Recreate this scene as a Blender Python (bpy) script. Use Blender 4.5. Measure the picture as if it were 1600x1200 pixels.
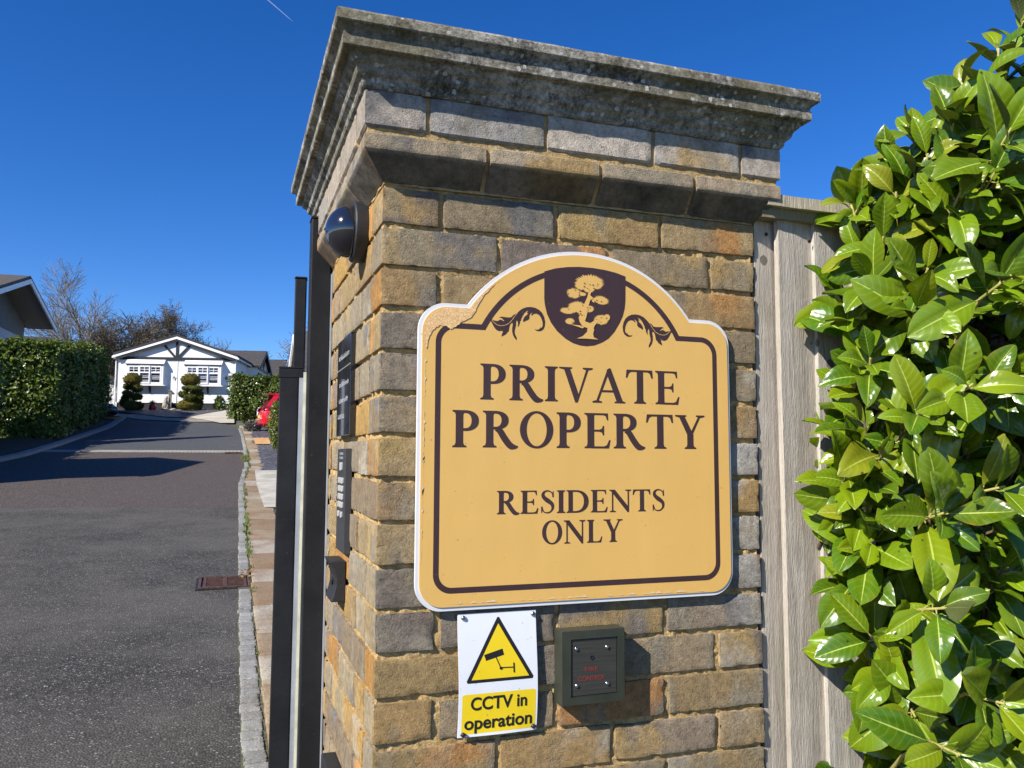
import bpy, math, random
import numpy as np
from math import sin, cos, radians, pi, sqrt, atan2
from mathutils import Vector, Matrix
from mathutils.geometry import tessellate_polygon

for o in list(bpy.data.objects): bpy.data.objects.remove(o)
SC = bpy.context.scene
COL = SC.collection
rng = np.random.default_rng(7); random.seed(7)

# ---------------------------------------------------------------- camera
F, YAW, PIT, ROL = 1286.8, .3355, .0884, .0035          # focal length in photo pixels (1600 wide), angles in radians
CAMP = np.array([-.2521, -1.4253, 1.5496])
_fw = np.array([sin(YAW)*cos(PIT), cos(YAW)*cos(PIT), sin(PIT)])
_r0 = np.array([cos(YAW), -sin(YAW), 0.]); _u0 = np.cross(_r0, _fw)
_r = _r0*cos(ROL)+_u0*sin(ROL); _u = -_r0*sin(ROL)+_u0*cos(ROL)
cam = bpy.data.objects.new('camera', bpy.data.cameras.new('camera')); COL.objects.link(cam)
cam.data.sensor_width = 36; cam.data.lens = 36*F/1600
cam.data.clip_start = .05; cam.data.clip_end = 12000
cam.matrix_world = Matrix(((_r[0], _u[0], -_fw[0], CAMP[0]), (_r[1], _u[1], -_fw[1], CAMP[1]), (_r[2], _u[2], -_fw[2], CAMP[2]), (0, 0, 0, 1)))
SC.camera = cam
# ---------------------------------------------------------------- world and sun
SUN_DIR = np.array([2.05, 1.0, -1.7])                   # the way the light travels
EL = atan2(1.7, sqrt(2.05**2+1)); AZ = radians(244)
w = bpy.data.worlds.new('World'); SC.world = w; w.use_nodes = True
nt = w.node_tree; bg = nt.nodes['Background']
sky = nt.nodes.new('ShaderNodeTexSky'); sky.sky_type = 'NISHITA'; sky.sun_disc = False
sky.sun_elevation = EL; sky.sun_rotation = AZ; sky.altitude = 0; sky.air_density = .8; sky.dust_density = 0; sky.ozone_density = 5
hs = nt.nodes.new('ShaderNodeHueSaturation'); hs.inputs['Saturation'].default_value = 1.27; hs.inputs['Hue'].default_value = .512
nt.links.new(sky.outputs[0], hs.inputs['Color']); nt.links.new(hs.outputs[0], bg.inputs['Color'])
bg.inputs['Strength'].default_value = .106
sun = bpy.data.objects.new('sun', bpy.data.lights.new('sun', 'SUN')); COL.objects.link(sun)
sun.data.energy = 5.0; sun.data.angle = radians(.53); sun.data.color = (1., .945, .86)
sun.rotation_euler = Vector(SUN_DIR).to_track_quat('-Z', 'Y').to_euler()
SC.view_settings.view_transform = 'Standard'; SC.view_settings.look = 'None'
SC.view_settings.exposure = .66; SC.view_settings.gamma = 1

# ---------------------------------------------------------------- measuring helpers
def ray(px, py): return _fw+_r*(px-800)/F+_u*(600-py)/F
def onY(px, py, Y=0.): d = ray(px, py); return CAMP+d*((Y-CAMP[1])/d[1])
def onX(px, py, X=0.): d = ray(px, py); return CAMP+d*((X-CAMP[0])/d[0])
HD = np.array([sin(YAW), cos(YAW), 0])
def atD(px, py, D): d = ray(px, py); return CAMP+d*(D/(d@HD))
GS = [-400, 0, 3.7, 7.4, 13, 23, 33, 42, 47, 60, 120, 900]
GZ = [-2, 0, .18, .36, .73, 1.66, 2.63, 3.88, 4.25, 4.4, 5.5, 12]
_S = np.arange(-60, 420, .25); _Z = np.interp(_S, GS, GZ); _k = np.ones(9)/9
_Z2 = np.convolve(np.pad(_Z, 4, mode='edge'), _k, 'valid')
def sof(x, y): return (x-CAMP[0])*HD[0]+(y-CAMP[1])*HD[1]
def g(x, y): return np.interp(sof(x, y), _S, _Z2)
_T = np.concatenate([np.arange(1, 60, .02), np.arange(60, 300, .1)])
def gr(px, py, lift=0.):
    d = ray(px, py); d = d/(d@HD); q = CAMP[None]+_T[:, None]*d[None]
    h = q[:, 2]-np.interp(_T, _S, _Z2)-lift; i = int(np.argmax(h < 0)) if (h < 0).any() else len(_T)-1
    return q[i]

# ---------------------------------------------------------------- noise
def _h(i, j, k, s):
    n = (i*374761393+j*668265263+k*2147483647+s*1274126177) & 0xffffffff
    n = ((n ^ (n >> 13))*1274126177) & 0xffffffff
    return ((n ^ (n >> 16)) & 0xffff)/65535.
def vnoise(P, sc, seed=0):
    p = np.asarray(P, float)*sc; i = np.floor(p).astype(np.int64); f = p-i; f = f*f*(3-2*f)
    r = 0
    for a in (0, 1):
        for b in (0, 1):
            for c in (0, 1):
                r = r+_h(i[..., 0]+a, i[..., 1]+b, i[..., 2]+c, seed)*(f[..., 0] if a else 1-f[..., 0])*(f[..., 1] if b else 1-f[..., 1])*(f[..., 2] if c else 1-f[..., 2])
    return r*2-1
def fbm(P, sc, seed=0, o=3):
    r = 0; a = 1.
    for k in range(o): r = r+a*vnoise(P, sc*2**k, seed+k*17); a *= .5
    return r/1.75

# ---------------------------------------------------------------- mesh builder
class MB:
    def __init__(s): s.v = []; s.f = []; s.n = 0; s.c = []; s.uv = []; s.m = []; s.hasuv = False; s.hasc = False
    def add(s, V, Fc, col=None, uv=None, mi=0):
        V = np.asarray(V, float).reshape(-1, 3); s.v.append(V)
        s.f += [tuple(int(i)+s.n for i in q) for q in Fc]; s.m += [mi]*len(Fc); s.n += len(V)
        if col is not None: s.hasc = True; col = np.asarray(col, float); col = np.broadcast_to(col, (len(V), 3))
        else: col = np.ones((len(V), 3))
        s.c.append(col)
        if uv is not None: s.hasuv = True; s.uv.append(np.asarray(uv, float))
        else: s.uv.append(np.zeros((len(V), 2)))
        return s
    def box(s, a, b, M=None, col=None, mi=0):
        a = np.asarray(a, float); b = np.asarray(b, float)
        V = np.array([[(a, b)[i][0], (a, b)[j][1], (a, b)[k][2]] for i in (0, 1) for j in (0, 1) for k in (0, 1)])
        if M is not None: V = xf(V, M)
        return s.add(V, [(0, 1, 3, 2), (4, 6, 7, 5), (0, 4, 5, 1), (2, 3, 7, 6), (0, 2, 6, 4), (1, 5, 7, 3)], col, mi=mi)
    def poly(s, pts, M=None, th=0., col=None, mi=0):
        """flat polygon (possibly concave, may be list of loops with holes) in local xy, facing +z, thickness th down"""
        loops = pts if isinstance(pts[0][0], (list, tuple, np.ndarray)) else [pts]
        V = [(p[0], p[1], 0.) for lp in loops for p in lp]; n = len(V)
        tri = tessellate_polygon([[Vector((p[0], p[1], 0)) for p in lp] for lp in loops])
        Fc = []
        for t in tri:
            a, b, c = (V[i] for i in t)
            cr = (b[0]-a[0])*(c[1]-a[1])-(b[1]-a[1])*(c[0]-a[0])
            if abs(cr) < 1e-14: continue
            Fc.append(tuple(t) if cr > 0 else tuple(reversed(t)))
        if th > 0:
            W = V+[(x, y, -th) for x, y, _ in V]; Fc += [tuple(i+n for i in reversed(q)) for q in list(Fc)]
            o = 0
            for lp in loops:
                m = len(lp); ar = sum(lp[i][0]*lp[(i+1) % m][1]-lp[(i+1) % m][0]*lp[i][1] for i in range(m))
                for i in range(m):
                    j = (i+1) % m; q = (o+i, o+i+n, o+j+n, o+j)
                    Fc.append(q if ar > 0 else q[::-1])
                o += m
            V = W
        V = np.array(V, float)
        if M is not None: V = xf(V, M)
        return s.add(V, Fc, col, mi=mi)
    def tube(s, pts, r, n=6, col=None, cap=True, mi=0):
        pts = [np.asarray(p, float) for p in pts]; rr = r if hasattr(r, '__len__') else [r]*len(pts)
        V = []; up = np.array([0, 0, 1.])
        for i, p in enumerate(pts):
            d = pts[min(i+1, len(pts)-1)]-pts[max(i-1, 0)]; d = d/(np.linalg.norm(d)+1e-12)
            a = np.cross(d, up if abs(d[2]) < .95 else np.array([1., 0, 0])); a /= np.linalg.norm(a)+1e-12; b = np.cross(d, a)
            for k in range(n): t = 2*pi*k/n; V.append(p+rr[i]*(a*cos(t)+b*sin(t)))
        Fc = [(i*n+k, i*n+(k+1) % n, (i+1)*n+(k+1) % n, (i+1)*n+k) for i in range(len(pts)-1) for k in range(n)]
        if cap: Fc += [tuple(range(n))[::-1], tuple(range((len(pts)-1)*n, len(pts)*n))]
        return s.add(V, [q[::-1] for q in Fc], col, mi=mi)
    def lathe(s, prof, n=24, M=None, col=None, mi=0):
        V = []; 
        for (r, z) in prof:
            for k in range(n): t = 2*pi*k/n; V.append((r*cos(t), r*sin(t), z))
        Fc = [(i*n+k, i*n+(k+1) % n, (i+1)*n+(k+1) % n, (i+1)*n+k) for i in range(len(prof)-1) for k in range(n)]
        Fc += [tuple(range(n))[::-1], tuple(range((len(prof)-1)*n, len(prof)*n))]
        V = np.array(V); 
        if M is not None: V = xf(V, M)
        return s.add(V, Fc, col, mi=mi)
    def blob(s, c, r, n=16, amp=.1, sc=2., seed=0, col=None, mi=0):
        V = []; m = n//2
        for i in range(m+1):
            a = pi*i/m
            for k in range(n): b = 2*pi*k/n; V.append((sin(a)*cos(b), sin(a)*sin(b), cos(a)))
        V = np.array(V); d = 1+amp*fbm(V+seed*3.1, sc, seed)[:, None]
        V = V*d*np.asarray(r, float)+np.asarray(c, float)
        Fc = [(i*n+k, (i+1)*n+k, (i+1)*n+(k+1) % n, i*n+(k+1) % n) for i in range(m) for k in range(n)]
        return s.add(V, Fc, col, mi=mi)
    def build(s, name, mats, parent=None, smooth=False, bevel=0, local=True):
        V = np.concatenate(s.v)
        if parent is not None and local: V = V-worigin(parent)
        me = bpy.data.meshes.new(name); me.from_pydata(V.tolist(), [], s.f); 
        for m in (mats if isinstance(mats, (list, tuple)) else [mats]): me.materials.append(m)
        if any(s.m): me.polygons.foreach_set('material_index', s.m)
        if True:
            C = np.concatenate(s.c); at = me.color_attributes.new('Col', 'FLOAT_COLOR', 'POINT')
            at.data.foreach_set('color', np.concatenate([C, np.ones((len(C), 1))], 1).ravel())
        if s.hasuv:
            U = np.concatenate(s.uv); ul = me.uv_layers.new(name='UVMap')
            li = np.zeros(len(me.loops), dtype=np.int64); me.loops.foreach_get('vertex_index', li); ul.data.foreach_set('uv', U[li].ravel())
        if smooth is True: me.polygons.foreach_set('use_smooth', [True]*len(me.polygons))
        me.update()
        ob = bpy.data.objects.new(name, me); COL.objects.link(ob)
        if parent is not None: ob.parent = parent
        if smooth == 'auto' or bevel:
            if smooth == 'auto':
                me.polygons.foreach_set('use_smooth', [True]*len(me.polygons)); me.set_sharp_from_angle(angle=radians(38))
        if bevel:
            bv = ob.modifiers.new('bevel', 'BEVEL'); bv.width = bevel; bv.segments = 2; bv.limit_method = 'ANGLE'; bv.angle_limit = radians(40); bv.harden_normals = False
        return ob
def worigin(o):
    r = np.zeros(3)
    while o is not None: r = r+np.array(o.location); o = o.parent
    return r
def xf(V, M):
    M = np.array(M); return np.asarray(V)@M[:3, :3].T+M[:3, 3]
def frame(o, x, y, z):
    M = np.eye(4); M[:3, 0] = x; M[:3, 1] = y; M[:3, 2] = z; M[:3, 3] = o; return M
def rotz(a, o=(0, 0, 0)): return frame(o, (cos(a), sin(a), 0), (-sin(a), cos(a), 0), (0, 0, 1))
def tag(o, label=None, cat=None, group=None, kind=None):
    if label: o['label'] = label
    if cat: o['category'] = cat
    if group: o['group'] = group
    if kind: o['kind'] = kind
    return o
def thing(name, label, cat, loc=(0, 0, 0), group=None):
    o = bpy.data.objects.new(name, None); COL.objects.link(o); o.location = [float(v) for v in loc]; o.empty_display_size = .1
    o.matrix_world = Matrix.Translation(o.location)
    return tag(o, label, cat, group)

# ---------------------------------------------------------------- materials
def lin(r, gg=None, b=None):
    if gg is None: r, gg, b = r
    f = lambda c: (c/255/12.92) if c/255 <= .04045 else ((c/255+.055)/1.055)**2.4
    return (f(r), f(gg), f(b), 1)
class NT:
    def __init__(s, name):
        s.m = bpy.data.materials.new(name); s.m.use_nodes = True; s.t = s.m.node_tree; s.b = s.t.nodes['Principled BSDF']; s._tc = None
    def n(s, typ, **kw):
        nd = s.t.nodes.new('ShaderNode'+typ)
        for k, v in kw.items():
            if k.startswith('_'): nd.inputs[k[1:].replace('_', ' ')].default_value = v
            else: setattr(nd, k, v)
        return nd
    def l(s, a, b): s.t.links.new(a, b)
    def tc(s, which='Object'):
        if s._tc is None: s._tc = s.n('TexCoord')
        return s._tc.outputs[which]
    def geo(s):
        return s.n('NewGeometry').outputs['Position']
    def noise(s, scale, detail=4, rough=.55, co=None, stretch=None, out='Fac', dist=0.):
        nd = s.n('TexNoise'); nd.inputs['Scale'].default_value = scale; nd.inputs['Detail'].default_value = detail; nd.inputs['Roughness'].default_value = rough; nd.inputs['Distortion'].default_value = dist
        co = co or s.geo()
        if stretch:
            mp = s.n('Mapping'); mp.inputs['Scale'].default_value = stretch; s.l(co, mp.inputs['Vector']); co = mp.outputs[0]
        s.l(co, nd.inputs['Vector']); return nd.outputs[out]
    def vor(s, scale, feature='F1', out='Distance', co=None, rnd=1.):
        nd = s.n('TexVoronoi', feature=feature); nd.inputs['Scale'].default_value = scale; nd.inputs['Randomness'].default_value = rnd
        s.l(co or s.geo(), nd.inputs['Vector']); return nd.outputs[out]
    def ramp(s, fac, stops, interp='LINEAR'):
        nd = s.n('ValToRGB'); cr = nd.color_ramp; cr.interpolation = interp
        while len(cr.elements) < len(stops): cr.elements.new(.5)
        for e, (p, c) in zip(cr.elements, stops): e.position = p; e.color = c if hasattr(c, '__len__') else (c, c, c, 1)
        s.l(fac, nd.inputs[0]); return nd.outputs[0]
    def mix(s, fac, a, b, mode='MIX'):
        nd = s.n('MixRGB', blend_type=mode)
        for i, v in ((0, fac), (1, a), (2, b)):
            if hasattr(v, 'default_value') or hasattr(v, 'is_linked'): s.l(v, nd.inputs[i])
            else: nd.inputs[i].default_value = v
        return nd.outputs[0]
    def math(s, op, a, b=0.):
        nd = s.n('Math', operation=op)
        for i, v in ((0, a), (1, b)):
            if hasattr(v, 'is_linked'): s.l(v, nd.inputs[i])
            else: nd.inputs[i].default_value = v
        return nd.outputs[0]
    def bump(s, h, strength=.5, dist=.01, prev=None):
        nd = s.n('Bump'); nd.inputs['Strength'].default_value = strength; nd.inputs['Distance'].default_value = dist
        s.l(h, nd.inputs['Height'])
        if prev is not None: s.l(prev, nd.inputs['Normal'])
        return nd.outputs[0]
    def fin(s, col=None, rough=None, metal=None, nrm=None, spec=None, coat=None):
        for k, v in (('Base Color', col), ('Roughness', rough), ('Metallic', metal), ('Normal', nrm), ('Specular IOR Level', spec), ('Coat Weight', coat)):
            if v is None: continue
            if hasattr(v, 'is_linked'): s.l(v, s.b.inputs[k])
            else: s.b.inputs[k].default_value = v
        return s.m
def simple(name, col, rough=.6, metal=0., var=.12, nscale=6., bump=.0, bscale=40., spec=.5, coat=None):
    t = NT(name); c = tuple(col[:3])+(1,)
    dark = tuple(v*(1-var) for v in c[:3])+(1,); lite = tuple(min(1, v*(1+var)) for v in c[:3])+(1,)
    cc = t.ramp(t.noise(nscale, 5), [(.3, dark), (.7, lite)])
    rr = t.ramp(t.noise(nscale*3, 4), [(.3, max(0, rough-.06)), (.7, min(1, rough+.06))])
    nm = t.bump(t.noise(bscale, 4), bump, .01) if bump else None
    return t.fin(cc, rr, metal, nm, spec, coat)

M = {}
# bricks: vertex colour carries the burnt patches of each brick
t = NT('stock_brick')
vc = t.n('VertexColor', layer_name='Col').outputs[0]
c = t.mix(.7, vc, t.ramp(t.noise(75, 7, .8), [(.28, (.14, .13, .11, 1)), (.47, (.52, .52, .5, 1)), (.68, (.92, .88, .80, 1))]), 'OVERLAY')
c = t.mix(t.ramp(t.noise(260, 3), [(.62, 0.), (.72, .35)]), c, (.05, .04, .03, 1))
c = t.mix(t.ramp(t.noise(14, 5, .7), [(.6, 0.), (.8, .22)]), c, (.34, .31, .26, 1))
h = t.math('ADD', t.math('ADD', t.math('MULTIPLY', t.noise(140, 7, .82), .55), t.math('MULTIPLY', t.noise(330, 4, .75), .8)), t.math('MULTIPLY', t.ramp(t.noise(60, 4, .8), [(.30, 0.), (.42, 1.)]), .5))
M['brick'] = t.fin(c, .95, 0., t.bump(h, .95, .0055), .15)
t = NT('sand_mortar')
c = t.ramp(t.noise(60, 7, .8), [(.3, (.16, .10, .04, 1)), (.48, (.50, .33, .13, 1)), (.7, (.68, .50, .25, 1))])
c = t.mix(t.ramp(t.noise(9, 4), [(.45, 0.), (.7, .5)]), c, (.17, .14, .10, 1))
M['mortar'] = t.fin(c, .95, 0., t.bump(t.noise(170, 5, .7), .9, .005), .2)
t = NT('lichened_coping_stone')
c = t.ramp(t.math('ADD', t.math('MULTIPLY', t.noise(110, 8, .85), .6), t.math('MULTIPLY', t.noise(16, 5, .7), .4)), [(.385, (.022, .028, .024, 1)), (.46, (.13, .118, .095, 1)), (.53, (.32, .295, .24, 1)), (.61, (.55, .52, .44, 1))])
c = t.mix(t.ramp(t.noise(7, 5), [(.5, 0.), (.62, .55)]), c, (.16, .14, .07, 1))
sp = t.math('LESS_THAN', t.math('ADD', t.vor(48), t.math('MULTIPLY', t.noise(140, 4, .7), .45)), .43)
c = t.mix(t.math('MULTIPLY', sp, t.ramp(t.noise(11, 3), [(.38, 0.), (.5, 1.)])), c, (.50, .49, .44, 1))
sp2 = t.math('LESS_THAN', t.math('ADD', t.vor(23), t.math('MULTIPLY', t.noise(60, 3), .4)), .42)
c = t.mix(t.math('MULTIPLY', sp2, t.ramp(t.noise(5, 2), [(.52, 0.), (.62, .8)])), c, (.50, .49, .42, 1))
sp3 = t.math('LESS_THAN', t.math('ADD', t.vor(31), t.math('MULTIPLY', t.noise(70, 3), .4)), .38)
c = t.mix(t.math('MULTIPLY', sp3, t.ramp(t.noise(4.3, 2), [(.58, 0.), (.66, .8)])), c, (.42, .27, .06, 1))
M['coping'] = t.fin(c, .95, 0., t.bump(t.noise(300, 6, .8), .9, .003), .2)
# weathered board
t = NT('weathered_fence_timber')
co = t.geo()
vcol = t.n('VertexColor', layer_name='Col').outputs[0]
gn = t.math('ADD', t.math('MULTIPLY', t.noise(22, 7, .75, co, (3.2, 3.2, .16), dist=.9), .62), t.math('MULTIPLY', t.noise(26, 6, .75, co, (1, 1, .45)), .38))
c = t.ramp(gn, [(.25, (.19, .16, .115, 1)), (.42, (.42, .385, .315, 1)), (.6, (.60, .56, .47, 1)), (.8, (.74, .70, .61, 1))])
c = t.mix(1., c, vcol, 'MULTIPLY')
kn = t.math('LESS_THAN', t.math('ADD', t.vor(9), t.math('MULTIPLY', t.noise(80, 3), .05)), .125)
c = t.mix(t.math('MULTIPLY', kn, .7), c, (.06, .045, .03, 1))
c = t.mix(t.ramp(t.noise(5, 4), [(.55, 0.), (.75, .35)]), c, (.24, .25, .13, 1))
M['timber'] = t.fin(c, .9, 0., t.bump(t.math('ADD', gn, t.math('MULTIPLY', t.noise(400, 3, .6, co, (1, 1, .15)), .35)), .8, .006), .25)
# sign materials
def signmat(name, col, dirt=.12, rough=.42):
    t = NT(name); c0 = tuple(col)+(1,)
    c = t.mix(t.ramp(t.noise(3.5, 4), [(.35, 0.), (.75, dirt*2)]), c0, tuple(v*.86 for v in col)+(1,))
    c = t.mix(t.ramp(t.noise(14, 5, .7, None, (1, 1, .12)), [(.5, 0.), (.8, .22)]), c, tuple(min(1, v*1.12+.05) for v in col)+(1,))
    c = t.mix(t.ramp(t.noise(160, 2), [(.70, 0.), (.76, .5)]), c, (.2, .14, .08, 1))
    return t.fin(c, t.ramp(t.noise(25, 4), [(.3, rough-.06), (.7, rough+.1)]), 0., t.bump(t.noise(18, 2), .05, .01), .4)
M['yellow'] = signmat('ochre_sign_face', (.76, .455, .125), .2)
M['brown'] = signmat('brown_sign_vinyl', (.052, .026, .026), .05)
M['white_rim'] = signmat('white_sign_edge', (.72, .73, .74), .3)
M['peel'] = simple('peeled_gritty_backing', (.74, .47, .21), .85, var=.32, nscale=330, bump=.06, bscale=300)
M['worn'] = simple('worn_pale_edge', (.74, .60, .40), .7, var=.15, nscale=90)
M['cctv_white'] = signmat('white_plastic_sign', (.80, .81, .82), .05)
M['cctv_yellow'] = signmat('bright_yellow_print', (.86, .62, .015), .05)
M['black_print'] = simple('black_print', (.012, .012, .013), .5)
M['steel'] = simple('brushed_steel', (.45, .45, .44), .28, 1., bump=.15, bscale=300)
M['screw'] = simple('screw_steel', (.75, .75, .73), .2, 1.)
t = NT('green_grey_metal'); c = t.ramp(t.noise(14, 5), [(.3, (.040, .046, .032, 1)), (.7, (.065, .07, .052, 1))])
M['firebox'] = t.fin(c, t.ramp(t.noise(40, 5), [(.3, .28), (.7, .42)]), .35, t.bump(t.noise(260, 3, .5, None, (1, 1, .05)), .1, .004))
t = NT('brushed_dark_plate'); c = t.ramp(t.noise(300, 3, .5, None, (.05, 1, 1)), [(.3, (.052, .051, .042, 1)), (.7, (.08, .078, .066, 1))])
M['fireplate'] = t.fin(c, .4, .4)
M['red_print'] = simple('red_print', (.33, .025, .025), .5)
t = NT('glossy_dark_dome')
M['dome'] = t.fin((.012, .013, .018, 1), t.ramp(t.noise(60, 4), [(.4, .06), (.7, .14)]), 0., None, .6, 1.)
M['black_plastic'] = simple('black_plastic', (.02, .02, .022), .5, bump=.15, bscale=220)
t = NT('black_gate_paint'); c = t.ramp(t.noise(8, 5), [(.3, (.010, .0105, .012, 1)), (.75, (.018, .0185, .021, 1))])
c = t.mix(t.ramp(t.noise(120, 4, .7), [(.66, 0.), (.74, .25)]), c, (.16, .15, .13, 1))
M['gate'] = t.fin(c, t.ramp(t.noise(30, 5), [(.3, .42), (.7, .6)]), 0., t.bump(t.noise(160, 3), .12, .003), .25)
M['galv'] = simple('galvanised_strip', (.40, .42, .44), .45, .3, var=.2, nscale=12)
M['cream_seal'] = simple('pale_rubber_seal', (.62, .60, .44), .7, var=.2, nscale=20)
# ================================================================ gate pillar
W = .777; IDX0 = 1.966          # pillar width; underside of the top plain course
def LS(a, b, n, rad):
    if not rad or b-a < rad*3: return np.linspace(a, b, n+1)
    return np.concatenate([[a], np.linspace(a+rad, b-rad, max(2, n-1)), [b]])
def gridbox(a, b, res, skip=(), rad=0):
    a = np.array(a, float); b = np.array(b, float); V = []; Fc = []; n = 0
    N = [max(1, int(round((b[i]-a[i])/res))) for i in range(3)]
    for ax in range(3):
        u, v = [(1, 2), (2, 0), (0, 1)][ax]; ls_ = lambda i: LS(a[i], b[i], N[i], rad)
        for side in (0, 1):
            if (ax, side) in skip: continue
            U = ls_(u); Vv = ls_(v); nu, nv = len(U)-1, len(Vv)-1
            P = np.zeros((nu+1, nv+1, 3)); P[..., u] = U[:, None]; P[..., v] = Vv[None]; P[..., ax] = (a, b)[side][ax]
            V.append(P.reshape(-1, 3)); m = nv+1
            for i in range(nu):
                for j in range(nv):
                    q = (n+i*m+j, n+(i+1)*m+j, n+(i+1)*m+j+1, n+i*m+j+1); Fc.append(q if side else q[::-1])
            n += P.shape[0]*P.shape[1]
    return np.concatenate(V), Fc
def roughbox(mb, a, b, res, rad, amp, seed, colf, sc=60., skip=(), big=1., M=None):
    a = np.array(a, float); b = np.array(b, float)
    rr = min(rad, (b-a).min()*.3); V, Fc = gridbox(a, b, res, skip, rr if res < .04 else 0); c = (a+b)/2; inner = np.clip(V, a+rr, b-rr); d = V-inner; L = np.linalg.norm(d, axis=1, keepdims=True)
    nrm = d/np.maximum(L, 1e-9); V2 = inner+nrm*rr
    e = (np.abs(V-c) > (b-a)/2-rr*1.6).sum(1)                         # 2 or more: on an arris, which crumbles most
    S = V+seed*1.37
    disp = fbm(S, sc, seed)*amp*.45+np.where(e >= 2, -np.clip(fbm(S, 62., seed+5)-.05, 0, 1)*amp*5.5, 0)+fbm(S, 9., seed+9)*amp*big*.8
    V2 = V2+nrm*disp[:, None]
    col = colf(V, S, seed)
    if M is not None: V2 = xf(V2, M)
    mb.add(V2, Fc, col)
PALF = [(0.298, 0.215, 0.114), (0.251, 0.196, 0.128), (0.352, 0.235, 0.107), (0.203, 0.17, 0.135), (0.271, 0.215, 0.156), (0.318, 0.215, 0.107), (0.176, 0.143, 0.12), (0.284, 0.221, 0.142), (0.338, 0.248, 0.135), (0.312, 0.221, 0.107)]
PALS = [(0.388, 0.25, 0.099), (0.349, 0.255, 0.132), (0.436, 0.275, 0.099), (0.281, 0.23, 0.16), (0.369, 0.296, 0.187), (0.407, 0.219, 0.072), (0.32, 0.265, 0.187), (0.262, 0.199, 0.132)]
PALG = [(0.478, 0.458, 0.438), (0.42, 0.392, 0.374), (0.536, 0.495, 0.455), (0.362, 0.348, 0.333)]
ACC = [(0.163, 0.15, 0.15), (0.425, 0.213, 0.075), (0.338, 0.3, 0.237), (0.138, 0.138, 0.144), (0.375, 0.263, 0.112), (0.375, 0.25, 0.1)]
def brickcol(grey=0.):
    def f(V, S, seed):
        r = np.random.default_rng(seed); fr = np.array(PALF[r.integers(len(PALF))]); sd = np.array(PALS[r.integers(len(PALS))]); ac = np.array(ACC[r.integers(len(ACC))])
        top = np.array(PALG[r.integers(len(PALG))])
        isS = ((V[:, 0] < .02) & (V[:, 1] > .006))[:, None]*1.
        base = fr*(1-isS)+sd*isS; base = base*(1-grey)+top*grey
        k = np.clip((fbm(S, 11, seed+3)-.12)*3.2, 0, .8)[:, None]; base = base*(1-k)+(ac*(1+.35*isS))*k
        k2 = np.clip((fbm(S*np.array([1, 1, .35]), 16, seed+8)-.15)*2.5, 0, .6)[:, None]; base = base*(1-k2)+np.array([.24, .215, .165])*k2*(1+.2*isS)+0
        # old courses low on the right of the pier are whitened by salts
        wz = np.clip((V[:, 0]-.62)*9, 0, 1)*np.clip((1.75-V[:, 2])*6, 0, 1)*np.clip((V[:, 2]-.98)*6, 0, 1)*(V[:, 1] < .02)
        wk = (wz*np.clip(.35+fbm(S, 14, seed+2)*1.1, 0, .85))[:, None]; base = base*(1-wk)+np.array([.42, .405, .38])*wk
        return np.clip(base*(1+.22*fbm(S, 45, seed+4))[:, None], .01, 1)
    return f
pillar = thing('gate_pillar', 'square yellow-brown brick gate pillar with a moulded stone coping carrying the ochre sign', 'gate pillar', (W/2, W/2, 0))
mb = MB(); BW, BH = .215, .0645; J = .0102
seed = 11
for k in range(0, 26):
    zt = IDX0-.075*k+BH; zb = IDX0-.075*k
    near = zb > .86
    res = .006 if near else .05
    xs = [.1025, BW, BW, BW] if k % 2 == 0 else [BW, BW, BW, .1025]
    x = 0.
    def jit(s, a=.0022): return (random.random()-.5)*2*a
    # front and back rows run the full width; side rows fill in between
    for i, L in enumerate(xs):
        x1 = min(x+L, W); s = seed = seed+1
        roughbox(mb, (x+(0 if i == 0 else jit(s)), jit(s, .0015), zb+jit(s)), (x1+(0 if i == 3 else jit(s)), .1025, zt+jit(s)), res, .0018, .0012, s, brickcol(), skip=((1, 1),))
        s = seed = seed+1
        roughbox(mb, (x, W-.1025, zb), (x1, W, zt), .05 if i else (.0085 if near else .05), .005, .0014, s, brickcol(), skip=((1, 0),))
        x = x1+J
    # side: even courses start with a stretcher behind the header's end
    ys = [.1025+J, W-.1025-J]; y = ys[0]
    Ls = [.1025, BW, BW] if k % 2 == 0 else [BW, BW, .1025]
    for i, L in enumerate(Ls):
        y1 = min(y+L, ys[1]); s = seed = seed+1
        roughbox(mb, (jit(s, .0018), y, zb+jit(s)), (.1025, y1, zt+jit(s)), .0085 if near else .05, .0018, .0012, s, brickcol(), skip=((0, 1),))
        s = seed = seed+1
        roughbox(mb, (W-.1025, y, zb), (W, y1, zt), .03, .005, .0014, s, brickcol(), skip=((0, 0),))
        y = y1+J
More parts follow.
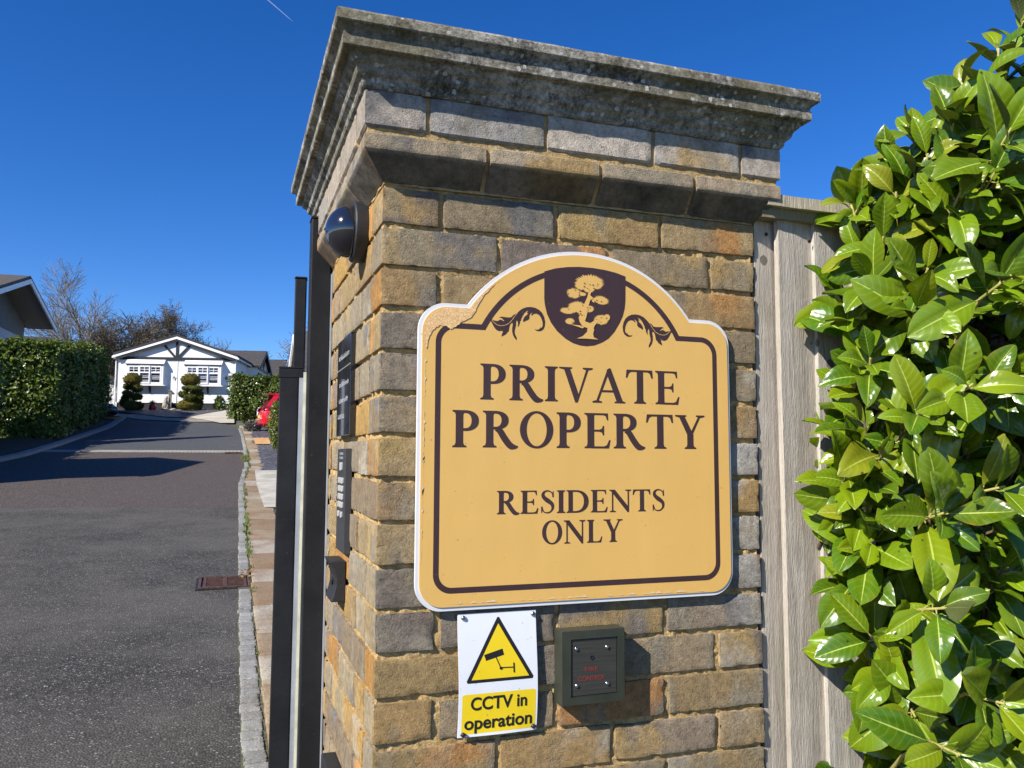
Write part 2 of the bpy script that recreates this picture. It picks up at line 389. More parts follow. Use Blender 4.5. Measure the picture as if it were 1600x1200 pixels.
# plinth course of bevelled bricks and the frieze course above it, both oversailing 40 mm
OV = .040
def ring(mb, prof, cuts, res, col, amp, seed0, gap=.009, nprof=.008):
    """profile (a = overhang, z) swept round the pillar, cut into bricks at the given lengths; mitred corners"""
    P = [prof[0]]
    for p, q in zip(prof, prof[1:]):
        n = max(1, int(round(math.dist(p, q)/nprof)))
        P += [(p[0]+(q[0]-p[0])*i/n, p[1]+(q[1]-p[1])*i/n) for i in range(1, n+1)]
    P = np.array(P)
    for side in range(4):
        for (u0, u1, first, last) in cuts[side]:
            global_seed = seed0+int(side*100+u0*50)
            n = max(2, int((u1-u0+(.08 if first or last else 0))/(res if side in (0, 3) else .03)))
            T = np.linspace(0, 1, n+1); A = P[:, 0][None]; Z = P[:, 1][None]
            s0 = -A if first else np.full_like(A, u0+gap/2); s1 = W+A if last else np.full_like(A, u1-gap/2)
            U = s0+(s1-s0)*T[:, None]; AA = np.broadcast_to(A, U.shape); ZZ = np.broadcast_to(Z, U.shape)
            if side == 0: Q = np.stack([U, -AA, ZZ], -1)
            elif side == 1: Q = np.stack([W+AA, U, ZZ], -1)
            elif side == 2: Q = np.stack([W-U, W+AA, ZZ], -1)
            else: Q = np.stack([-AA, W-U, ZZ], -1)
            S = Q+global_seed*.731
            nr = {0: (0, -1, 0), 1: (1, 0, 0), 2: (0, 1, 0), 3: (-1, 0, 0)}[side]
            base = np.array(nr, float)*.7
            up = (P[:, 1]-P[:, 1].mean())/max(1e-6, np.ptp(P[:, 1]))
            dv = fbm(Q, 70, seed0)*amp+fbm(Q, 22, seed0+2)*amp*1.2
            edge = np.minimum(T, 1-T)[:, None]*(u1-u0); ed = np.where((edge < .007) & ~((first and True) & (T[:, None] < .5)) & ~((last and True) & (T[:, None] > .5)), -.002, 0)
            Q2 = Q+(dv+ed)[..., None]*(base+np.stack([np.zeros_like(dv), np.zeros_like(dv), np.broadcast_to(up[None], dv.shape)*1.2], -1))
            V = Q2.reshape(-1, 3); m = len(P); Fc = [(i*m+j, i*m+j+1, (i+1)*m+j+1, (i+1)*m+j)[::-1] for i in range(n) for j in range(m-1)]
            Fc += [tuple(range(m)), tuple(range(n*m, n*m+m))[::-1]]
            mb.add(V, Fc, col(Q.reshape(-1, 3), S.reshape(-1, 3), global_seed) if col else None)
def cutlist(ls):
    out = []
    for side in range(4):
        L = ls if side in (0, 2) else ls[::-1]
        u = -OV; r = []
        for i, l in enumerate(L):
            v = u+l if i < len(L)-1 else W+OV
            r.append((u, v, i == 0, i == len(L)-1)); u = v
        out.append(r)
    return out
frz = [(-.04, 2.121), (.036, 2.121), (.040, 2.125), (.040, 2.184), (.037, 2.188), (-.04, 2.188)]
ring(mb, frz, cutlist([.112, .225, .225, .20, .10]), .0085, brickcol(.72), .0016, 400)
_bc = brickcol(.3)
def soot_and_shade(V, S, sd):      # soot and algae crust on the splayed undersides, plus shade painted into the colour
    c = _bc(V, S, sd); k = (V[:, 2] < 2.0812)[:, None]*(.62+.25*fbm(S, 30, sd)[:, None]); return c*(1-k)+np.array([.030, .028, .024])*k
pln = [(-.05, 2.0375), (.0, 2.0375), (.0395, 2.0815), (.040, 2.0822), (.040, 2.1075), (.037, 2.110), (-.05, 2.110)]
ring(mb, pln, cutlist([.225, .225, .205, .20]), .0085, soot_and_shade, .0014, 700)
bricks = mb.build('brickwork', M['brick'], pillar, smooth='auto')
# mortar core with a rough face set a few millimetres back
mb = MB(); V, Fc = gridbox((.006, .006, .8), (W-.006, W-.006, 2.04), .0065)
mb.box((.006, .006, 0), (W-.006, W-.006, .7995))
d = np.zeros_like(V); nz = fbm(V, 80, 3)*.0048+fbm(V, 18, 4)*.0028
d[:, 0] = np.where(np.abs(V[:, 0]-.006) < 1e-6, -nz, 0); d[:, 1] = np.where(np.abs(V[:, 1]-.006) < 1e-6, -nz, 0)
mb.add(V+d, Fc)
for z0, z1, o in ((2.034, 2.04, -.001), (2.108, 2.1225, OV-.006)):
    V, Fc = gridbox((-o, -o, z0), (W+o, W+o, z1), .012); n2 = fbm(V, 60, 8)*.004
    mb.add(V+np.stack([n2, n2, n2*.4], -1), Fc)
V, Fc = gridbox((-OV+.006, -OV+.006, 2.04), (W+OV-.006, W+OV-.006, 2.19), .05); V2 = V.copy()
k = np.clip((2.085-V[:, 2])/.045, 0, 1); cx = V[:, 0]-W/2; cy = V[:, 1]-W/2; V2[:, 0] -= np.sign(cx)*k*.036*(abs(cx) > .38); V2[:, 1] -= np.sign(cy)*k*.036*(abs(cy) > .38)
mb.add(V2, Fc)
mb.build('mortar', M['mortar'], pillar, smooth=False)
# moulded coping
cop = [(-.05, 2.187), (.041, 2.187), (.045, 2.190), (.047, 2.194), (.0475, 2.200), (.051, 2.2035), (.056, 2.207), (.0585, 2.212), (.0595, 2.218), (.063, 2.2215), (.068, 2.225), (.071, 2.231), (.072, 2.236), (.084, 2.2365),
       (.086, 2.2385), (.086, 2.256), (.0835, 2.2575), (.0845, 2.263), (.088, 2.268), (.0935, 2.2715), (.097, 2.2725), (.099, 2.275), (.099, 2.290), (.096, 2.2945), (.04, 2.300), (-.08, 2.308)]
mb = MB()
full = [[(-.1, W+.1, True, True)]]*4
ring(mb, cop, full, .006, None, .0008, 40, nprof=.005)
mb.box((.06, .06, 2.2), (W-.06, W-.06, 2.3065))
cp = mb.build('coping', M['coping'], pillar, smooth=False)

# ================================================================ signs on the front face
YF = -.0135
FR = frame((0, YF, 0), (1, 0, 0), (0, 0, 1), (0, -1, 0))       # local x right, y up, z towards the viewer
def at_sign(px, py): q = onY(px, py, YF); return (q[0], q[2])
def rrect_arch(x0, x1, z0, zs, zt, r, half, rc=None, n=14):
    """board outline: rounded bottom corners, rounded shoulders, arched top rising from square notches"""
    cx = (x0+x1)/2; rc = rc or r; h = zt-zs; R = (half**2+h**2)/(2*h); P = []
    for i in range(n+1): a = pi+pi/2*i/n; P.append((x0+r+r*cos(a), z0+r+r*sin(a)))
    for i in range(n+1): a = -pi/2+pi/2*i/n; P.append((x1-r+r*cos(a), z0+r+r*sin(a)))
    for i in range(n+1): a = 0+pi/2*i/n; P.append((x1-rc+rc*cos(a), zs-rc+rc*sin(a)))
    a0 = math.asin(half/R)
    for i in range(41): a = a0-2*a0*i/40; P.append((cx+R*sin(a), zt-R+R*cos(a)))
    for i in range(n+1): a = pi/2+pi/2*i/n; P.append((x0+rc+rc*cos(a), zs-rc+rc*sin(a)))
    return P
sign = thing('private_property_sign', 'large arched ochre sign reading private property, residents only, with a tree crest', 'sign', (.384, 0, 1.6))
mb = MB(); mb.poly(rrect_arch(.0655, .7035, 1.2825, 1.8235, 1.9395, .047, .2285, .05), frame((0, -.0115, 0), (1, 0, 0), (0, 0, 1), (0, -1, 0)), .0075)
back = mb.build('board', M['white_rim'], sign, bevel=.0012)
mb = MB(); mb.poly(rrect_arch(.0725, .6985, 1.2895, 1.8165, 1.9325, .042, .2265, .046), FR, .0018); face = mb.build('printed_face', M['yellow'], sign)
# border stripe and crest
O1 = rrect_arch(.0965, .6735, 1.3125, 1.7885, 1.9085, .033, .2035, .036); O2 = rrect_arch(.1065, .6635, 1.3225, 1.7785, 1.8985, .024, .1965, .027)
mb = MB(); L = .0002
def lay(k): return frame((0, YF-.00025-.00006*k, 0), (1, 0, 0), (0, 0, 1), (0, -1, 0))
mb.poly([O1, O2[::-1]], lay(0), .0001); mb.build('border_stripe', M['brown'], sign)
sh = [at_sign(840+x/8.573, 410+y/8.573) for x, y in [(90, 120), (88, 480), (95, 560), (125, 690), (180, 810), (260, 920), (370, 1020), (470, 1080), (570, 1113), (660, 1123), (760, 1113), (860, 1075), (950, 1020), (1030, 930), (1100, 810), (1140, 720), (1165, 620), (1175, 520), (1177, 190), (1050, 140), (900, 102), (740, 75), (560, 60), (400, 62), (240, 80)]]
mb = MB(); mb.poly(sh, lay(1), .0001); crest = mb.build('crest_shield', M['brown'], sign)
mb = MB()
def jag(cx, cy, rx, ry, n=64, amp=.19, sd=0, rot=0.):
    r = np.random.default_rng(sd); P = []
    for i in range(n):
        a = -2*pi*i/n; k = 1+(amp if i % 2 else -amp*.6)*(.4+r.random()); x = rx*k*cos(a); y = ry*k*sin(a)
        P.append(at_sign(840+(cx+x*cos(rot)-y*sin(rot))/8.573, 410+(cy+x*sin(rot)+y*cos(rot))/8.573))
    return P
lv = 3
for (cx, cy, rx, ry, rot) in [(695, 265, 172, 90, .02), (595, 300, 90, 66, .0), (790, 300, 78, 55, 0), (690, 355, 75, 45, 0), (485, 415, 92, 62, .15), (590, 425, 55, 24, .1), (850, 510, 95, 52, .25), (770, 510, 45, 30, 0), (520, 600, 110, 72, -.05),
                               (395, 650, 88, 38, .15), (600, 660, 70, 50, 0), (695, 625, 52, 42, 0), (430, 790, 58, 38, 0), (850, 770, 88, 62, .1), (925, 740, 40, 42, 0), (790, 780, 35, 25, 0)]:
    mb.poly(jag(cx, cy, rx, ry, sd=lv, rot=rot), lay(lv), .00005); lv += 1
for tr in [[(520, 1020), (600, 990), (660, 930), (665, 880), (600, 860), (560, 800), (545, 740), (600, 640), (620, 560), (660, 470), (680, 400), (720, 390), (700, 440), (745, 480), (700, 510), (680, 580), (660, 680), (650, 730), (630, 790), (700, 815), (760, 780), (800, 800), (760, 850), (745, 890), (755, 900), (740, 960), (750, 1005), (810, 1035), (640, 1022)],
           [(430, 830), (560, 845), (620, 870), (600, 885), (520, 858)]]:
    mb.poly([at_sign(840+x/8.573, 410+y/8.573) for x, y in tr], lay(lv), .00005); lv += 1
mb.build('tree_emblem', M['yellow'], crest)
mb = MB(); r = np.random.default_rng(4)
for cx, cy in [(625, 280), (697, 297), (738, 303), (790, 318), (800, 292), (665, 348), (750, 350), (690, 372), (622, 325), (500, 372), (555, 438), (553, 405), (600, 577), (535, 680), (568, 655), (512, 668), (572, 690), (590, 708), (410, 630), (788, 508), (850, 525), (763, 528), (700, 612), (672, 638), (660, 610), (468, 800), (850, 742), (920, 748), (845, 802), (783, 765), (460, 470), (405, 415)]:
    s = 5+5*r.random(); mb.poly([at_sign(840+(cx+s*1.2*cos(a))/8.573, 410+(cy-s*.8*sin(a))/8.573) for a in [i*2*pi/6+.3 for i in range(6)]][::1], lay(lv), .00005)
mb.build('emblem_specks', M['brown'], crest)
# acanthus scrolls
SCR = [[(195, 525), (235, 550), (300, 580), (350, 600), (400, 605), (440, 580), (480, 572), (505, 590), (545, 610), (550, 600), (510, 560), (500, 545), (470, 528), (430, 525), (480, 505), (560, 515), (640, 525), (700, 520), (730, 505), (735, 485), (790, 450), (850, 415), (900, 370), (960, 325), (1050, 292), (1150, 285), (1250, 303), (1340, 350), (1410, 420), (1455, 510), (1478, 620), (1470, 720), (1440, 790), (1380, 832), (1310, 835), (1265, 815), (1240, 790), (1290, 803), (1340, 795), (1360, 770), (1372, 745), (1385, 768), (1415, 735), (1425, 690), (1415, 610), (1385, 530), (1340, 465), (1280, 435), (1220, 440), (1175, 480), (1160, 465), (1185, 425), (1198, 400), (1150, 430), (1130, 455), (1120, 480), (1120, 545), (1090, 580), (1030, 600), (990, 630), (975, 600), (985, 550), (1020, 500), (1070, 460), (1100, 420), (1060, 420), (1090, 380), (1120, 355), (1050, 380), (1000, 430), (965, 490), (935, 550), (925, 600), (905, 600), (905, 650), (885, 700), (855, 745), (862, 690), (860, 630), (845, 610), (835, 580), (825, 600), (815, 640), (815, 700), (800, 760), (785, 820), (785, 880), (810, 940), (830, 980), (832, 1045), (790, 1000), (750, 930), (730, 850), (730, 760), (745, 680), (730, 640), (700, 660), (675, 700), (660, 760), (650, 830), (610, 870), (590, 900), (540, 930), (485, 955), (500, 890), (525, 850), (500, 835), (540, 780), (490, 825), (430, 835), (360, 800), (310, 730), (270, 650)]]
cxs = .3845; scr = []
for mir in (0, 1):
    mb = MB()
    for P in SCR:
        q = [at_sign(750+x/14.55, 460+y/14.55) for x, y in P]
        if mir: q = [(2*cxs-x+.001, z-.0008) for x, z in q]
        mb.poly(q, lay(2), .0001)
    scr.append(mb.build('scroll_ornament', M['brown'], sign))
vein = [(270, 585), (320, 640), (390, 695), (480, 713), (570, 700), (660, 655), (730, 580), (790, 490), (850, 415)]
for mir in (0, 1):
    mb = MB()
    for a, b in zip(vein, vein[1:]):
        qa, qb = np.array(at_sign(750+a[0]/14.55, 460+a[1]/14.55)), np.array(at_sign(750+b[0]/14.55, 460+b[1]/14.55)); 
        if mir: qa[0] = 2*cxs-qa[0]+.001; qb[0] = 2*cxs-qb[0]+.001
        d = qb-qa; n = np.array([-d[1], d[0]])/np.linalg.norm(d)*.0005; e = d*.06
        mb.poly([qa-n-e, qb-n+e, qb+n+e, qa+n-e], lay(5+mir), .00003)
    mb.build('scroll_vein', M['yellow'], scr[mir])
# ---------------------------------------------------------------- roman capitals drawn stroke by stroke (cap height 1)
SW = .195; TH = .075
def stem(x, w=SW, y0=0., y1=1., sl=.085, sr=.085, st=.036, bot=True, top=True):
    L = [(x, .5*(y0+y1))]; P = []
    if bot: P += [(x, y0+.13), (x-sl*.25, y0+st+.03), (x-sl, y0+st), (x-sl, y0), (x+w+sr, y0), (x+w+sr, y0+st), (x+w+sr*.25, y0+st+.03), (x+w, y0+.13)]
    else: P += [(x, y0), (x+w, y0)]
    if top: P += [(x+w, y1-.13), (x+w+sr*.25, y1-st-.03), (x+w+sr, y1-st), (x+w+sr, y1), (x-sl, y1), (x-sl, y1-st), (x-sl*.25, y1-st-.03), (x, y1-.13)]
    else: P += [(x+w, y1), (x, y1)]
    return P
def ell(cx, cy, rx, ry, a0, a1, n=20, p=1.): return [(cx+rx*(abs(cos(a))**p)*(1 if cos(a) >= 0 else -1), cy+ry*(abs(sin(a))**p)*(1 if sin(a) >= 0 else -1)) for a in [a0+(a1-a0)*i/n for i in range(n+1)]]
def bowl(x, ytop, ybot, reach, w=SW, th=TH):
    cy = (ytop+ybot)/2; ry = (ytop-ybot)/2; k = x+.22*(reach-x)
    out = [(x, ybot)]+ell(k, cy, reach-k, ry, -pi/2, pi/2, 22, .9)+[(x, ytop)]
    inn = [(x, ytop-th)]+ell(k, cy, reach-k-w*.97, ry-th, pi/2, -pi/2, 22, .9)+[(x, ybot+th)]
    return out+inn
def sweep(pts, ws):
    Lf, Rt = [], []; n = len(pts); P = [np.array(p, float) for p in pts]
    for i in range(n):
        d = P[min(i+1, n-1)]-P[max(i-1, 0)]; d /= np.linalg.norm(d); nn = np.array([-d[1], d[0]])*ws[i]/2; Lf.append(tuple(P[i]+nn)); Rt.append(tuple(P[i]-nn))
    return Rt+Lf[::-1]
def spline(pts, n=8):
    P = [np.array(p, float) for p in pts]; P = [2*P[0]-P[1]]+P+[2*P[-1]-P[-2]]; out = []
    for i in range(1, len(P)-2):
        for k in range(n):
            t = k/n; out.append(.5*((2*P[i])+(-P[i-1]+P[i+1])*t+(2*P[i-1]-5*P[i]+4*P[i+1]-P[i+2])*t*t+(-P[i-1]+3*P[i]-3*P[i+1]+P[i+2])*t**3))
    return out+[P[-2]]
def serif(xc, y, up, l=.13, r=.13, st=.036):
    s = 1 if up else -1; return [(xc-l, y), (xc+r, y), (xc+r, y+s*st), (xc+r*.35, y+s*(st+.03)), (xc-l*.35, y+s*(st+.03)), (xc-l, y+s*st)][::(1 if up else -1)]
def G(ch):
    if ch == 'I': return [stem(.1)], .365
    if ch == 'P': return [stem(.1), bowl(.25, 1., .44, .70)], .735
    if ch == 'R': return [stem(.1), bowl(.25, 1., .49, .70), sweep(spline([(.38, .52), (.47, .45), (.60, .24), (.74, .06), (.86, .02), (.95, .03)]), [.15+.03*sin(i/40*pi)-.11*max(0, (i-26)/14) for i in range(41)])], .93
    if ch == 'V': return [[(.12, 1.), (.30, 1.), (.56, .22), (.53, -.015), (.46, -.015)], [(.50, .05), (.53, -.015), (.87, 1.), (.80, 1.)], serif(.2, 1., False, .2, .17), serif(.83, 1., False, .15, .14)], .90
    if ch == 'A': return [[(.10, 0.), (.17, 0.), (.47, .80), (.50, 1.015), (.455, .98)], [(.43, .96), (.50, 1.015), (.55, 1.015), (.93, 0.), (.74, 0.), (.46, .78)], [(.24, .31), (.74, .31), (.74, .37), (.24, .37)], serif(.135, 0., True, .13, .15), serif(.83, 0., True, .17, .15)], .95
    if ch == 'T': return [stem(.335, top=False), [(.0, .76), (.045, .76), (.10, .90), (.17, .94), (.66, .94), (.735, .90), (.785, .76), (.83, .76), (.81, 1.), (.025, 1.)]], .835
    if ch == 'E': return [stem(.1, sr=.02), [(.22, 1.), (.22, .945), (.56, .945), (.63, .92), (.67, .80), (.705, .80), (.695, 1.)], [(.22, .53), (.22, .475), (.44, .475), (.52, .45), (.545, .37), (.58, .37), (.58, .64), (.545, .64), (.52, .56), (.44, .53)], [(.22, 0.), (.72, 0.), (.765, .235), (.725, .235), (.66, .09), (.58, .055), (.22, .055)]], .79
    if ch == 'L': return [stem(.1, sr=.06), [(.22, 0.), (.68, 0.), (.735, .26), (.695, .26), (.62, .10), (.54, .055), (.22, .055)]], .735
    if ch == 'O': return [[ell(.48, .5, .46, .52, 0, 2*pi, 44)[:-1], ell(.48, .5, .275, .455, 2*pi, 0, 44)[:-1]]], .96
    if ch == 'D': return [stem(.1, sr=0.), bowl(.25, 1., 0., .99, SW*1.1)], 1.02
    if ch == 'N': return [[(.12, .03), (.185, .03), (.185, .9), (.12, .93)], [(.03, 1.), (.26, 1.), (.90, .20), (.90, -.02), (.83, -.02), (.12, .88)], [(.84, .10), (.90, .06), (.90, .97), (.84, .97)], serif(.152, 0., True, .13, .14), serif(.87, 1., False, .14, .13), [(.0, 1.), (.0, .962), (.09, .94), (.16, .86), (.22, 1.)]], 1.02
    if ch == 'Y': return [stem(.375, y1=.44, top=False), [(.10, 1.), (.28, 1.), (.50, .56), (.54, .42), (.375, .42)], [(.46, .40), (.54, .42), (.82, 1.), (.75, 1.), (.49, .50)], serif(.18, 1., False, .18, .17), serif(.785, 1., False, .13, .14)], .92
    if ch == 'S':
        p = spline([(.555, .70), (.52, .87), (.40, .965), (.27, .975), (.15, .90), (.13, .76), (.24, .62), (.40, .50), (.52, .38), (.535, .20), (.43, .06), (.28, .025), (.14, .09), (.07, .30)], 6)
        ws = [float(np.interp(i/(len(p)-1), [0, .12, .25, .38, .5, .62, .74, .88, 1], [.05, .05, .07, .15, .20, .15, .07, .05, .05])) for i in range(len(p))]
        return [sweep(p, ws), [(.53, .70), (.585, .70), (.575, .97), (.545, .97)], [(.04, .30), (.095, .30), (.075, .02), (.045, .02)]], .65
def text(mb, word, x0, x1, z0, z1, yb=None, gap=.055, base_layer=1, tilt=0.):
    wd = [G(c) for c in word]; tot = sum(a for _, a in wd)+gap*(len(word)-1); sx = (x1-x0)/tot; h = z1-z0; x = 0
    for i, (polys, adv) in enumerate(wd):
        for k, P in enumerate(polys):
            multi = isinstance(P[0], list)
            f = lambda p: (x0+(x+p[0])*sx, z0+p[1]*h+tilt*((x+p[0])*sx))
            mb.poly([[f(p) for p in lp] for lp in P] if multi else [f(p) for p in P], lay(base_layer+k), .00012)
        x += adv+gap
for wd_ in (('PRIVATE', .1785, .589, 1.6525, 1.7175), ('PROPERTY', .1275, .6425, 1.5665, 1.6325), ('RESIDENTS', .2115, .5535, 1.4475, 1.489), ('ONLY', .298, .461, 1.392, 1.434)):
    mb = MB(); text(mb, *wd_); mb.build('lettering', M['brown'], sign)
# peeled corner at upper left, flaked left and lower edges
mb = MB(); r = np.random.default_rng(9)
pe = [(664, 505), (672, 492), (690, 481), (712, 477), (733, 477), (742, 463), (760, 440), (785, 418), (806, 405), (822, 397), (806, 412), (786, 430), (770, 447), (754, 465), (744, 482), (737, 495), (724, 502), (712, 511), (704, 515), (696, 509), (686, 508), (677, 515), (670, 528), (666, 545), (663, 540)]
pk = []
for a, b in zip(pe, pe[1:]+pe[:1]):
    for k in range(4): t = k/4; pk.append((a[0]+(b[0]-a[0])*t+(r.random()-.5)*2.2*(k > 0), a[1]+(b[1]-a[1])*t+(r.random()-.5)*2.2*(k > 0)))
pk = [at_sign(x, y) for x, y in pk]
FO = rrect_arch(.0735, .6975, 1.2905, 1.8155, 1.9315, .042, .2265, .046, 40)
def inside(p):
    c_ = False
    for (x1, y1), (x2, y2) in zip(FO, FO[1:]+FO[:1]):
        if (y1 > p[1]) != (y2 > p[1]) and p[0] < (x2-x1)*(p[1]-y1)/(y2-y1)+x1: c_ = not c_
    return c_
pk = [p if inside(p) else min(FO, key=lambda q: math.dist(p, q)) for p in pk]
pk = [p for i, p in enumerate(pk) if math.dist(p, pk[i-1]) > 1e-5]
mb.poly(pk, lay(12), .00006)
def chips(x0, y0, x1, y1, n, wd, side):
    q = []
    for i in range(n+1):
        t = i/n; x = x0+(x1-x0)*t; y = y0+(y1-y0)*t; k = (r.random()**5)*wd if 0 < i < n else 0
        q.append((x+k*side[0], y+k*side[1]))
    return [at_sign(*p) for p in q]+[at_sign(x1, y1), at_sign(x0, y0)][::1]
mb.build('peeled_patch', M['peel'], face)
mb = MB(); mb.poly(chips(664, 560, 657, 880, 90, 3.5, (1, 0)), lay(8), .00006); mb.poly(chips(664, 905, 1100, 923, 2, 0, (0, 0)) if 0 else chips(700, 944, 1100, 923, 90, 3.5, (0, -1)), lay(9), .00006)
mb.poly(chips(835, 403, 1000, 405, 30, 4, (0, 1)), lay(10), .00006) if 0 else None
mb.build('flaked_edge', M['worn'], face)

# ---------------------------------------------------------------- plain lettering from the built-in font
def font_mesh(txt, size, Mx, mat, name, parent, depth=.0002, bold=0., width=None, space=1., warp=None):
    cu = bpy.data.curves.new('t', 'FONT'); cu.body = txt; cu.size = size; cu.extrude = depth; cu.align_x = 'CENTER'; cu.offset = bold; cu.space_character = space
    ob = bpy.data.objects.new('t', cu); COL.objects.link(ob); dg = bpy.context.evaluated_depsgraph_get(); dg.update()
    me = bpy.data.meshes.new_from_object(ob.evaluated_get(dg)); bpy.data.objects.remove(ob)
    n = len(me.vertices); V = np.zeros(n*3); me.vertices.foreach_get('co', V); V = V.reshape(-1, 3)
    if width: k = width/np.ptp(V[:, 0]); V[:, 0] = (V[:, 0]-(V[:, 0].max()+V[:, 0].min())/2)*k
    V = xf(V, Mx); V = (warp(V) if warp else V)-worigin(parent); me.vertices.foreach_set('co', V.ravel()); me.materials.clear(); me.materials.append(mat); me.update()
    o = bpy.data.objects.new(name, me); COL.objects.link(o); o.parent = parent; return o
# CCTV warning sign, its plastic a little bowed
cc = thing('cctv_warning_sign', 'white and yellow CCTV in operation sign screwed to the brick below the big ochre sign', 'sign', (.218, 0, 1.17))
def bow(V):
    V = V.copy(); k = np.clip((V[:, 2]-1.065)/.21, 0, 1); V[:, 1] -= .0035*np.sin(k*pi)*1.+.003*np.exp(-k*9)*np.sin(np.clip((V[:, 0]-.145)/.146, 0, 1)*pi); V[:, 0] += .0015*np.sin(k*5); return V
class BMB(MB):
    def build(s, *a, **k): s.v = [bow(v) for v in s.v]; return MB.build(s, *a, **k)
    def strips(s, fl, fr_, z0, z1, M_, n=16):
        Z = np.linspace(z0, z1, n+1); V = []
        for z in Z:
            a, b = fl(z), fr_(z)
            for i in range(9): V.append((a+(b-a)*i/8, z, 0))
        return s.add(xf(V, M_), [(i*9+j, i*9+j+1, (i+1)*9+j+1, (i+1)*9+j) for i in range(n) for j in range(8)])
def cf(k): return frame((0, -.0062-.0001*k, 0), (1, 0, 0), (0, 0, 1), (0, -1, 0))
def dens(P, st=.006):
    out = []
    for a, b in zip(P, P[1:]+P[:1]):
        n = max(1, int(math.dist(a, b)/st)); out += [(a[0]+(b[0]-a[0])*i/n, a[1]+(b[1]-a[1])*i/n) for i in range(n)]
    return out
mb = BMB(); V, Fc = gridbox((.145, -.0062, 1.0655), (.291, -.0045, 1.275), .008); mb.add(V, Fc); panel = mb.build('panel', M['cctv_white'], cc)
def rpoly(P, rad, n=5):
    out = []; m = len(P)
    for i in range(m):
        p0, p, p1 = (np.array(P[(i+j) % m], float) for j in (-1, 0, 1)); a = p+(p0-p)/np.linalg.norm(p0-p)*rad; b = p+(p1-p)/np.linalg.norm(p1-p)*rad
        for k in range(n+1): t = k/n; out.append(tuple((1-t)**2*a+2*t*(1-t)*p+t*t*b))
    return out
def tri(z, A, B, C): t_ = (z-A[1])/(C[1]-A[1]); return A[0]+(C[0]-A[0])*t_, B[0]+(C[0]-B[0])*t_
mb = BMB(); T1 = ((.1565, 1.156), (.2855, 1.156), (.2195, 1.2695)); T2 = ((.1675, 1.1615), (.2745, 1.1615), (.2195, 1.2555))
mb.strips(lambda z: tri(z, *T1)[0]+.004*max(0, 1-(z-1.156)/.004), lambda z: tri(z, *T1)[1]-.004*max(0, 1-(z-1.156)/.004), 1.156, 1.2665, cf(1), 28); mb.build('triangle_edge', M['black_print'], panel)
mb = BMB(); mb.strips(lambda z: tri(z, *T2)[0], lambda z: tri(z, *T2)[1], 1.1615, 1.2553, cf(3), 28)
rc_ = lambda z: .004*(1-sqrt(max(0, 1-max(0, (1.0745-z)/.004, (z-1.1335)/.004)**2)))
mb.strips(lambda z: .151+rc_(z), lambda z: .2875-rc_(z), 1.0705, 1.1375, cf(2), 34); mb.build('yellow_print', M['cctv_yellow'], panel)
def cpx(x, y): q = onY(640+x/2.857, 900+y/2.857, -.0085); return (q[0], q[2])
mb = BMB(); mb.poly(dens([cpx(*p) for p in [(332, 352), (415, 323), (421, 350), (340, 378)]][::-1]), cf(6), .00005)
for ln in [[(385, 362), (405, 410)], [(402, 408), (462, 405)]]:
    a, b = (np.array(cpx(*p)) for p in ln); d = (b-a); n = np.array([-d[1], d[0]])/np.linalg.norm(d)*.0009; mb.poly([tuple(a-n), tuple(b-n), tuple(b+n), tuple(a+n)], cf(7+(ln[0][0] > 400)), .00005)
mb.poly([cpx(*p) for p in [(460, 385), (466, 385), (466, 430), (460, 428)]][::-1], cf(9), .00005); mb.poly([cpx(405+7*cos(-i), 410-7*sin(i)) for i in [k*pi/5 for k in range(10)]], cf(10), .00005)
mb.build('camera_pictogram', M['black_print'], panel)
for tx, z, wd in (('CCTV in', 1.1115, .104), ('operation', 1.0795, .125)):
    font_mesh(tx, .0305, frame((.2185, -.0068, z-.001), (1, 0, 0), (0, 0, 1), (0, -1, 0)), M['black_print'], 'lettering', panel, .0002, .0006, wd, warp=bow)
for x, z, big in ((.1535, 1.2685, 0), (.2835, 1.2685, 0), (.1545, 1.0705, 1), (.2845, 1.0725, 1)):
    mb = MB(); mb.lathe([(.0042, 0), (.0042, .0012), (.003, .0028), (.0012, .0034), (.0008, .0022)], 14, frame((x, -.0072-.001*big, z), (1, 0, 0), (0, 0, 1), (0, -1, 0))); 
    if big: mb.box((x-.005, -.0105, z-.001), (x+.006, -.0085, z+.0012))
    mb.build('screw', M['steel'] if not big else M['black_plastic'], cc, smooth='auto')
# fire control box
fb = thing('fire_control_box', 'small dark metal fire control box with four bright screws on the brick pillar', 'control box', (.384, 0, 1.176))
mb = MB(); yb = -.035; _a = onY(878, 987.5, yb); _b = onY(976.7, 1093.6, yb); x0, x1, z0, z1 = float(_a[0]), float(_b[0]), float(_b[2])-.001, float(_a[2])
mb.box((x0, yb+.004, z0), (x1, .004, z1)); 
fo = [(x0, z0), (x1, z0), (x1, z1), (x0, z1)]; fi = [(x0+.0165, z0+.0145), (x1-.0145, z0+.0145), (x1-.0145, z1-.0145), (x0+.0165, z1-.0145)]
mb.poly([fo, fi[::-1]], frame((0, yb, 0), (1, 0, 0), (0, 0, 1), (0, -1, 0)), .0038); body = mb.build('housing', M['firebox'], fb, bevel=.0014)
mb = MB(); mb.box((x0+.0178, yb+.0022, z0+.0158), (x1-.0158, yb+.0036, z1-.0158)); mb.build('cover_plate', M['fireplate'], fb, bevel=.0004)
FP = frame((0, yb+.0022, 0), (1, 0, 0), (0, 0, 1), (0, -1, 0))
